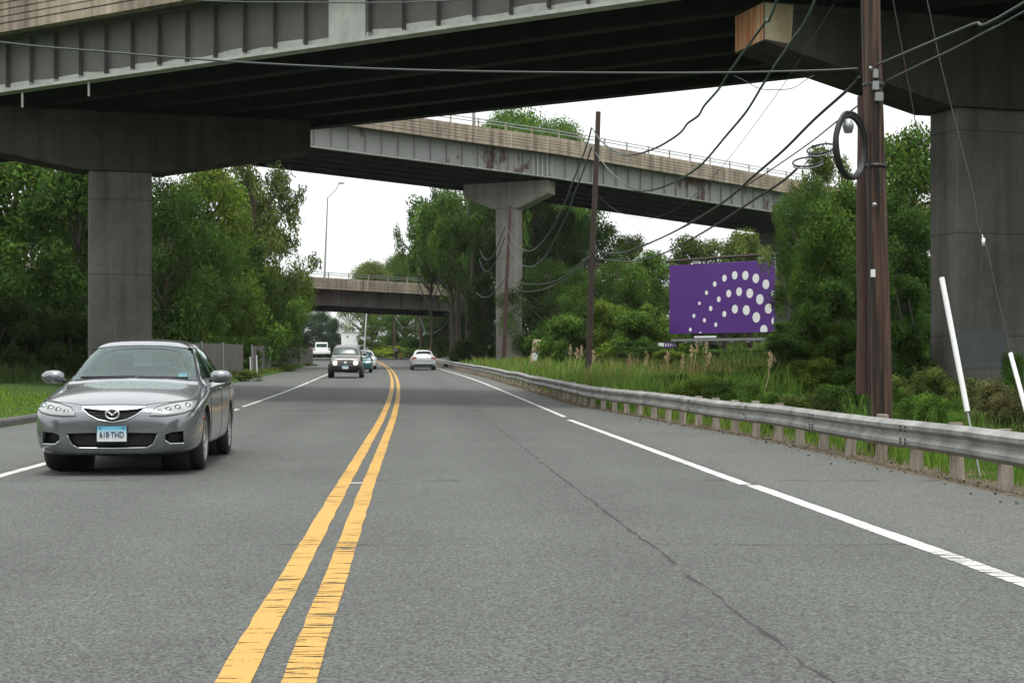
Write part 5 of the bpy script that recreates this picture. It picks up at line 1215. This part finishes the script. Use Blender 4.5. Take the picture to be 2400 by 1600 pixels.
# bonnet and door shut lines
def seam(polys, side=None, axis='s'):
    for s in ((-1, 1) if axis == 's' else (1,)):
        for p_ in polys: mb = MB(); mb.tube(project(bv, [p_], axis, .0005, s)[0], .0035, 4); mb.build('shut_line', M['black'], car)
def dens(p_, k=8):
    o = []; 
    for a, b in zip(p_, p_[1:]): o += [(lerp(a[0], b[0], j / k), lerp(a[1], b[1], j / k)) for j in range(k)]
    return o + [p_[-1]]
seam([dens([(1.42, .97), (1.36, .80), (1.40, .35), (1.48, .27), (2.45, .26), (2.5, .5), (2.5, 1.0)]), dens([(2.5, .27), (3.2, .27), (3.3, .45), (3.5, .72), (3.62, .97)])])
seam([dens([(-.82, .775), (-.6, .752), (-.4, .735), (-.335, .722), (0, .728), (.335, .722), (.4, .735), (.6, .752), (.82, .775)])], axis='f')
for s in (-1, 1):
    for y in (2.32, 3.28):
        q = bv.ray_cast(Vector((3 * s, y, .86)), Vector((-s, 0, 0)))[0]; mb = MB(); mb.tube([q + Vector((0, -.09, 0)), q + Vector((s * .03, -.05, 0)), q + Vector((s * .03, .05, 0)), q + Vector((0, .09, 0))], .012, 6); mb.build('door_handle', paint, car)
    # mirrors
    mb = MB(); prof = [(-.10, .001), (-.097, .045), (-.06, .070), (.0, .075), (.06, .065), (.095, .035), (.10, .001)]
    c = Vector((s * .97, 1.60, 1.0)); mb.lathe([(a * s * 1.25 * 1.0, r_) for a, r_ in prof], c, 'x', 18)
    mb.v = [(x, (y_ - c.y) * 1.05 + c.y + .0, z) if True else 0 for (x, y_, z) in mb.v]
    mr = mb.build('mirror', paint, car); mb = MB(); mb.tube([(s * .83, 1.62, .955), (s * .9, 1.61, .965)], .025, 6); mb.build('mirror_stalk', M['darkplastic'], mr)
    mb = MB(); mb.lathe([(0, .05), (.004, .052), (.006, .001)], c + Vector((0, .058, 0)), 'y', 14); mb.build('mirror_glass', M['chrome'], mr)
# licence plate
pc = bv.ray_cast(Vector((0, -2, .44)), Vector((0, 1, 0)))[0].y - .035
pz = .432; mb = MB(); mb.box((-.165, pc + .006, pz - .088), (.165, pc + .03, pz + .088)); pf = bevel(mb.build('plate_frame', M['darkplastic'], car), .006)
mb = MB(); n = 10
for k in range(n):
    z0 = pz - .078 + .156 * k / n; z1 = pz - .078 + .156 * (k + 1) / n; mb.add([(-.153, pc, z0), (.153, pc, z0), (.153, pc, z1), (-.153, pc, z1)], [(0, 1, 2, 3)], min(4, max(0, k - 4)))
pm = [mat('plate_tone_%s' % 'abcde'[i], tuple(lerp(a, b, i / 4) for a, b in zip((.70, .76, .78), (.13, .45, .66))), .45) for i in range(5)]
mb.build('licence_plate', pm, pf)
text_part('618·THD', .088, M['ink'], pf, (0, pc - .003, pz - .012), sx=.76)
mb = MB()
for x in (-.12, .12): mb.box((x - .012, pc - .004, pz + .058), (x + .012, pc - .001, pz + .066))
mb.build('plate_bolts', M['black'], pf)
# interior
mb = MB(); mb.box((-.68, 1.45, .80), (.68, 1.75, .93)); mb.box((-.66, 1.25, .88), (.66, 1.5, .945)); bevel(mb.build('dashboard', M['darkplastic'], car), .03)
for x in (-.36, .36):
    mb = MB(); mb.box((x - .25, 2.2, .42), (x + .25, 2.72, .55)); mb.box((x - .24, 2.66, .5), (x + .24, 2.8, 1.08)); mb.box((x - .13, 2.70, 1.10), (x + .13, 2.79, 1.27)); bevel(mb.build('seat', M['seat'], car), .05, 3)
mb = MB(); mb.box((-.6, 3.25, .5), (.6, 3.42, 1.05)); bevel(mb.build('rear_seat', M['seat'], car), .04)
mb = MB(); pts = []
for k in range(25):
    a = 2 * math.pi * k / 24; pts.append((.36 + math.cos(a) * .18, 1.86 + math.sin(a) * .06, .93 + math.sin(a) * .17))
mb.tube(pts, .014, 6, cap=False); mb.build('steering_wheel', M['darkplastic'], car)
patch(bv, [(.50, 1.045), (.60, 1.04)], [(.50, .985), (.60, .98)], 'f', -.016, M['plate_b'], 'registration_sticker', car, n=3, mm=2)
patch(bv, [(.51, 1.012), (.59, 1.008)], [(.51, .988), (.59, .984)], 'f', -.013, M['whiteplastic'], 'sticker_label', car, n=3, mm=2)
mb = MB(); mb.box((-.09, 1.98, 1.265), (.09, 2.0, 1.315)); bevel(mb.build('interior_mirror', M['darkplastic'], car), .01)
# ---- person: skinned body
def skin_body(name, nodes, edges, m, parent, sub=2):
    me = bpy.data.meshes.new(name); me.from_pydata([n_[0] for n_ in nodes], edges, []); o = bpy.data.objects.new('tmp', me); link(o)
    mo = o.modifiers.new('sk', 'SKIN'); mo.use_smooth_shade = True
    for i, n_ in enumerate(nodes): o.data.skin_vertices[0].data[i].radius = (n_[1], n_[2] if len(n_) > 2 else n_[1])
    o.data.skin_vertices[0].data[0].use_root = True
    ss = o.modifiers.new('ss', 'SUBSURF'); ss.levels = sub; ss.render_levels = sub
    me2 = evald(o); rm(o); me2.materials.clear(); me2.materials.append(m); o = bpy.data.objects.new(name, me2); link(o); o.parent = parent; return o
def driver(label, origin, rot, shirt, hands=True):
    t = thing('person', label, 'person', origin, rot)
    nodes = [((0, .0, .10), .15, .12), ((0, .02, .30), .14, .11), ((0, .03, .46), .17, .10), ((0, .01, .56), .07, .06), ((0, -.01, .63), .055, .055), ((0, -.02, .70), .07, .085), ((0, -.02, .77), .075, .092), ((0, -.01, .83), .05, .06),
      ((.17, .02, .45), .055), ((.23, -.10, .27), .045), ((.15, -.36, .30), .034), ((.13, -.44, .33), .03), ((-.17, .02, .45), .055), ((-.23, -.10, .27), .045), ((-.15, -.36, .30), .034), ((-.13, -.44, .33), .03),
      ((.10, -.22, .06), .085), ((.12, -.42, .08), .07), ((-.10, -.22, .06), .085), ((-.12, -.42, .08), .07)]
    edges = [(0,1),(1,2),(2,3),(3,4),(4,5),(5,6),(6,7),(2,8),(8,9),(9,10),(10,11),(2,12),(12,13),(13,14),(14,15),(0,16),(16,17),(0,18),(18,19)]
    b = skin_body('body', nodes, edges, M['skin'], t)
    sh_ = skin_body('shirt', [((0, .0, .10), .165, .135), ((0, .02, .30), .155, .125), ((0, .03, .45), .18, .115), ((0, .02, .53), .085, .075), ((.17, .02, .45), .068), ((.225, -.08, .30), .06), ((-.17, .02, .45), .068), ((-.225, -.08, .30), .06)], [(0,1),(1,2),(2,3),(2,4),(4,5),(2,6),(6,7)], shirt, t)
    mb = MB(); mb.lathe([(-.10, .001), (-.09, .045), (-.04, .082), (.02, .095), (.06, .082), (.09, .05), (.10, .001)], (0, .012, .775), 'z', 16); mb.v = [(x * .92, y_ + .01 if z > .74 else y_ + .03, z + .035) for x, y_, z in mb.v]; mb.build('hair', M['hair'], b)
    mb = MB(); mb.tube([(0, -.108, .755), (0, -.128, .728), (0, -.112, .718)], .011, 6); mb.build('nose', M['skin'], b)
    mb = MB(); 
    for s in (-1, 1): mb.lathe([(-.006, .001), (-.004, .009), (.004, .009)], (s * .032, -.108, .762), 'y', 8)
    mb.box((-.024, -.106, .688), (.024, -.098, .695)); mb.build('eyes_and_mouth', M['hair'], b)
    return t
def car_local(x, y, z): c, s = math.cos(yaw), math.sin(yaw); return (-4.06 + x * c - y * s, 15.12 + x * s + y * c, z)
driver('person in a dark shirt driving the grey sedan, behind the windscreen at the right', car_local(.36, 2.50, .50), yaw, M['shirt'])
# ---- small cars
def small_car(name, label, loc, rot, rows, paint, scale, wb, r, front=True, kind='sedan', glass='glass_teal', lit=False, group=None):
    t = thing(name, label, 'car', loc, rot, group); sx, sy, sz = scale
    cage = body_mesh(rows, 2, sx, sy, sz); me = evald(cage); b_ = bvh_of(me); 
    def wells(bm):
        for y in wb:
            for s in (-1, 1): bmesh.ops.create_cone(bm, cap_ends=True, segments=28, radius1=r * 1.13, radius2=r * 1.13, depth=.34, matrix=Matrix.Translation((s * .83 * sx, y, r)) @ Matrix.Rotation(R(90), 4, 'Y'))
    cut_body(cage, wells, paint, t, thick=.05)
    mb = MB(); mb.box((-.55 * sx, .5, r * .8), (.55 * sx, rows[-1][0] * sy - .5, r + .12)); mb.build('underbody', M['black'], t)
    for y in wb:
        for s in (-1, 1): wheel(t, s * .86 * sx, y, r, .2, s, 5, simple=True)
    S2 = lambda p_: [(x * sx, z * sz) for x, z in p_]; SY = lambda p_: [(y * sy, z * sz) for y, z in p_]
    g = M[glass]
    if kind == 'sedan':
        patch(b_, S2(ws_top), S2(ws_bot), 'f', .004, g, 'windscreen', t); patch(b_, S2(rw_top), S2(rw_bot), 'r', .004, g, 'rear_window', t)
        for s in (-1, 1): patch(b_, SY(s1t), SY(s1b), 's', .004, M['glass_dark'], 'side_window', t, side=s); patch(b_, SY(s2t), SY(s2b), 's', .004, M['glass_dark'], 'side_window', t, side=s)
    else:
        patch(b_, [(-.56, 1.50), (0, 1.53), (.56, 1.50)], [(-.64, 1.13), (0, 1.15), (.64, 1.13)], 'f', .004, g, 'windscreen', t); patch(b_, [(-.5, 1.45), (.5, 1.45)], [(-.55, 1.12), (.55, 1.12)], 'r', .004, M['glass_dark'], 'rear_window', t)
        for s in (-1, 1):
            for (a, b) in ((1.6, 2.3), (2.38, 3.0), (3.08, 3.6)): patch(b_, [(a + (.0 if a > 2 else .0), 1.46), (b, 1.46)], [(a - (0 if a > 2 else .25), 1.1), (b, 1.1)], 's', .004, M['glass_dark'], 'side_window', t, side=s)
    return t, b_
suv_p = car_paint('dark_taupe_paint', (.13, .125, .115), .35, .35)
sx_ = -8.15; syy = 73.0; z_ = zg(75) - .0
v, b_ = small_car('suv', 'dark grey boxy suv with lit headlights and black lower body, coming toward the viewer', (sx_, syy, zg(74.5)), R(4.5), SUV, suv_p, (1.0, 1, 1), (.78, 3.1), .34, kind='suv')
patch(b_, [(-.33, .80), (.33, .80)], [(-.33, .645), (.33, .645)], 'f', .01, M['black'], 'grille', v)
mb = MB(); mb.lathe([(-.02, .001), (-.018, .065), (0, .075)], (0, b_.ray_cast(Vector((0, -2, .72)), Vector((0, 1, 0)))[0].y - .02, .72), 'y', 14); mb.build('badge', M['chrome'], v)
mb = MB()
for z in (.69, .735, .77): mb.tube(project(b_, [[(-.32, z), (0, z), (.32, z)]], 'f', .02)[0], .007, 4)
mb.build('grille_slats', M['steel'], v)
for s in (-1, 1):
    q = b_.ray_cast(Vector((s * .52, -2, .72)), Vector((0, 1, 0)))[0]; h = patch(b_, [(-.66, .815), (-.37, .81)] if s < 0 else [(.37, .81), (.66, .815)], [(-.66, .64), (-.37, .635)] if s < 0 else [(.37, .635), (.66, .64)], 'f', .012, M['lamp'], 'headlight', v)
    mb = MB(); mb.lathe([(-.045, .001), (-.04, .06), (-.02, .095), (0, .10)], (s * .50, q.y, .725), 'y', 16); mb.build('lit_bulb', M['lit'], h)
    mb = MB(); c = Vector((s * .92, 1.3, 1.14)); mb.lathe([(-.09, .001), (-.08, .06), (0, .085), (.08, .06), (.09, .001)], c, 'x', 10); mb.build('mirror', M['darkplastic'], v)
# black cladding bumper
patch(b_, [(-.77, .61), (-.5, .62), (0, .62), (.5, .62), (.77, .61)], [(-.74, .40), (0, .38), (.74, .40)], 'f', .02, M['darkplastic'], 'bumper', v, thick=.03)
for s in (-1, 1): patch(b_, [(.05, .62), (3.8, .62)], [(.05, .40), (3.8, .40)], 's', .012, M['darkplastic'], 'side_cladding', v, side=s, n=20)
yq = b_.ray_cast(Vector((0, -2, .52)), Vector((0, 1, 0)))[0].y - .045; mb = MB(); mb.box((-.155, yq, .44), (.155, yq + .015, .595)); lp = mb.build('licence_plate', M['plate_w'], v)
mb = MB(); mb.box((-.155, yq - .003, .555), (.155, yq, .595)); mb.build('plate_band', M['plate_b'], lp)
mb = MB(); 
for s in (-1, 1): mb.tube([(s * .56, 1.75, 1.66), (s * .56, 1.9, 1.70), (s * .56, 3.3, 1.70), (s * .56, 3.45, 1.65)], .018, 6)
mb.build('roof_rails', M['darkplastic'], v)
# teal car
tp_ = car_paint('teal_paint', (.01, .10, .11), .3, .3)
v, b_ = small_car('sedan', 'dark teal car half hidden behind the grey suv', (-9.33, 91, zg(92.5)), R(5), SED, tp_, (.93, .92, .97), (.88, 3.3), .3, glass='glass_dark')
for s in (-1, 1): patch(b_, [(s * .6 - .17, .71), (s * .6 + .17, .71)], [(s * .6 - .17, .61), (s * .6 + .17, .61)], 'f', .01, M['lampin'], 'headlight', v)
patch(b_, [(-.75, .49), (.75, .49)], [(-.75, .45), (.75, .45)], 'f', .01, M['black'], 'bumper_strip', v); patch(b_, [(-.3, .66), (.3, .66)], [(-.3, .6), (.3, .6)], 'f', .01, M['black'], 'grille', v)
patch(b_, [(-.15, .42), (.15, .42)], [(-.15, .28), (.15, .28)], 'f', .02, M['plate_w'], 'licence_plate', v)
v, b_ = small_car('sedan', 'white car mostly hidden behind the teal car', (-10.55, 107, zg(108)), R(6), SED, car_paint('white_paint_gloss', (.6, .61, .61), 0, .3), (1, 1, .98), (.955, 3.63), .31, glass='glass_dark')
for s in (-1, 1): patch(b_, [(s * .6 - .17, .72), (s * .6 + .17, .72)], [(s * .6 - .17, .62), (s * .6 + .17, .62)], 'f', .01, M['lampin'], 'headlight', v)
patch(b_, gr_top, gr_bot, 'f', .01, M['black'], 'grille', v)
# silver sedan driving away: rotated by 180 degrees, so its rear (local far end) faces the viewer
zs = 103.5; ang2 = R(180 + 5.2)
v, b_ = small_car('sedan', 'silver-beige sedan with red tail lights driving away in the right lane', (-6.12 - .42, zs + 4.7, zg(zs + 1)), ang2, SED, car_paint('champagne_paint', (.52, .54, .55), .1, .35), (1.0, 1, .99), (.955, 3.63), .315, glass='glass_dark')
for s in (-1, 1):
    x0, x1 = (.50, .79) if s > 0 else (-.79, -.50)
    patch(b_, [(x0, .93), (x1, .91)] if s > 0 else [(x0, .91), (x1, .93)], [(x0, .78), (x1, .74)] if s > 0 else [(x0, .74), (x1, .78)], 'r', .008, M['red'], 'tail_light', v)
    mb = MB(); mb.lathe([(-.09, .001), (-.08, .05), (0, .065), (.08, .05), (.09, .001)], (s * .97, 1.6, 1.0), 'x', 10); mb.build('mirror', M['darkplastic'], v)
patch(b_, [(-.155, .89), (.155, .89)], [(-.155, .76), (.155, .76)], 'r', .012, M['plate_w'], 'licence_plate', v)
patch(b_, [(-.78, .66), (.78, .66)], [(-.78, .64), (.78, .64)], 'r', .006, M['darkplastic'], 'bumper_seam', v)
patch(b_, [(-.7, .40), (.7, .40)], [(-.62, .30), (.62, .30)], 'r', .006, M['black'], 'lower_valance', v)
patch(b_, [(-.58, .985), (.58, .985)], [(-.58, .977), (.58, .977)], 'r', .006, M['darkplastic'], 'boot_seam', v)
# distant pickup and red car
pk = P(754, 842, 200); t = thing('pickup_truck', 'white pickup truck with a pale cab at the far left of the bend', 'truck', (pk.x, 200, zg(200) + .06), R(8), None); t.scale = (1.15, 1.15, 1.15)
mb = MB(); mb.box((-1.0, 0, .42), (1.0, .22, .78)); bevel(mb.build('bumper', M['wallwhite'], t), .04)
mb = MB(); mb.box((-.98, .12, .5), (.98, 5.0, 1.08)); bevel(mb.build('body', M['wallwhite'], t), .05)
mb = MB(); mb.box((-.72, 1.5, 1.08), (.72, 3.2, 1.78)); cb = bevel(mb.build('cab', M['whiteplastic'], t), .12, 3)
mb = MB(); mb.box((-.6, 1.47, 1.2), (.6, 1.5, 1.62)); mb.build('windscreen', M['glass_teal'], cb)
for s in (-1, 1):
    mb = MB(); mb.box((s * .85 - .1, .09, .85), (s * .85 + .1, .119, 1.0)); mb.build('lamp', M['red'], t)
    for y in (1.0, 4.0): wheel(t, s * .98, y, .36, .24, s, simple=True)
p = P(733, 838, 212); small_car('sedan', 'red car behind the white pickup at the far left', (p.x, 212, zg(212) + .2), R(8), SED, car_paint('red_paint', (.35, .02, .015), .1, .3), (1, 1, 1), (.955, 3.63), .31, glass='glass_dark')
for o in sc.objects:
    if o.type == 'MESH' and o.name.startswith(('cage', 'tmp', 'cut')): print('leftover', o.name)

# ------------------------------------------------------------ thin summer haze round the whole place
hm = bpy.data.materials.new('haze'); hm.use_nodes = True; ht = hm.node_tree; ht.nodes.clear()
ho = ht.nodes.new('ShaderNodeOutputMaterial'); hv = ht.nodes.new('ShaderNodeVolumePrincipled')
hv.inputs['Density'].default_value = .00010; hv.inputs['Color'].default_value = (.93, .97, 1, 1); hv.inputs['Anisotropy'].default_value = .2
ht.links.new(hv.outputs[0], ho.inputs['Volume'])
mb = MB(); mb.box((-2100, -300, -2.2), (2100, 3100, 48)); tag(mb.build('haze', hm), 'thin pale summer haze over the whole roadside', 'haze', kind='stuff')
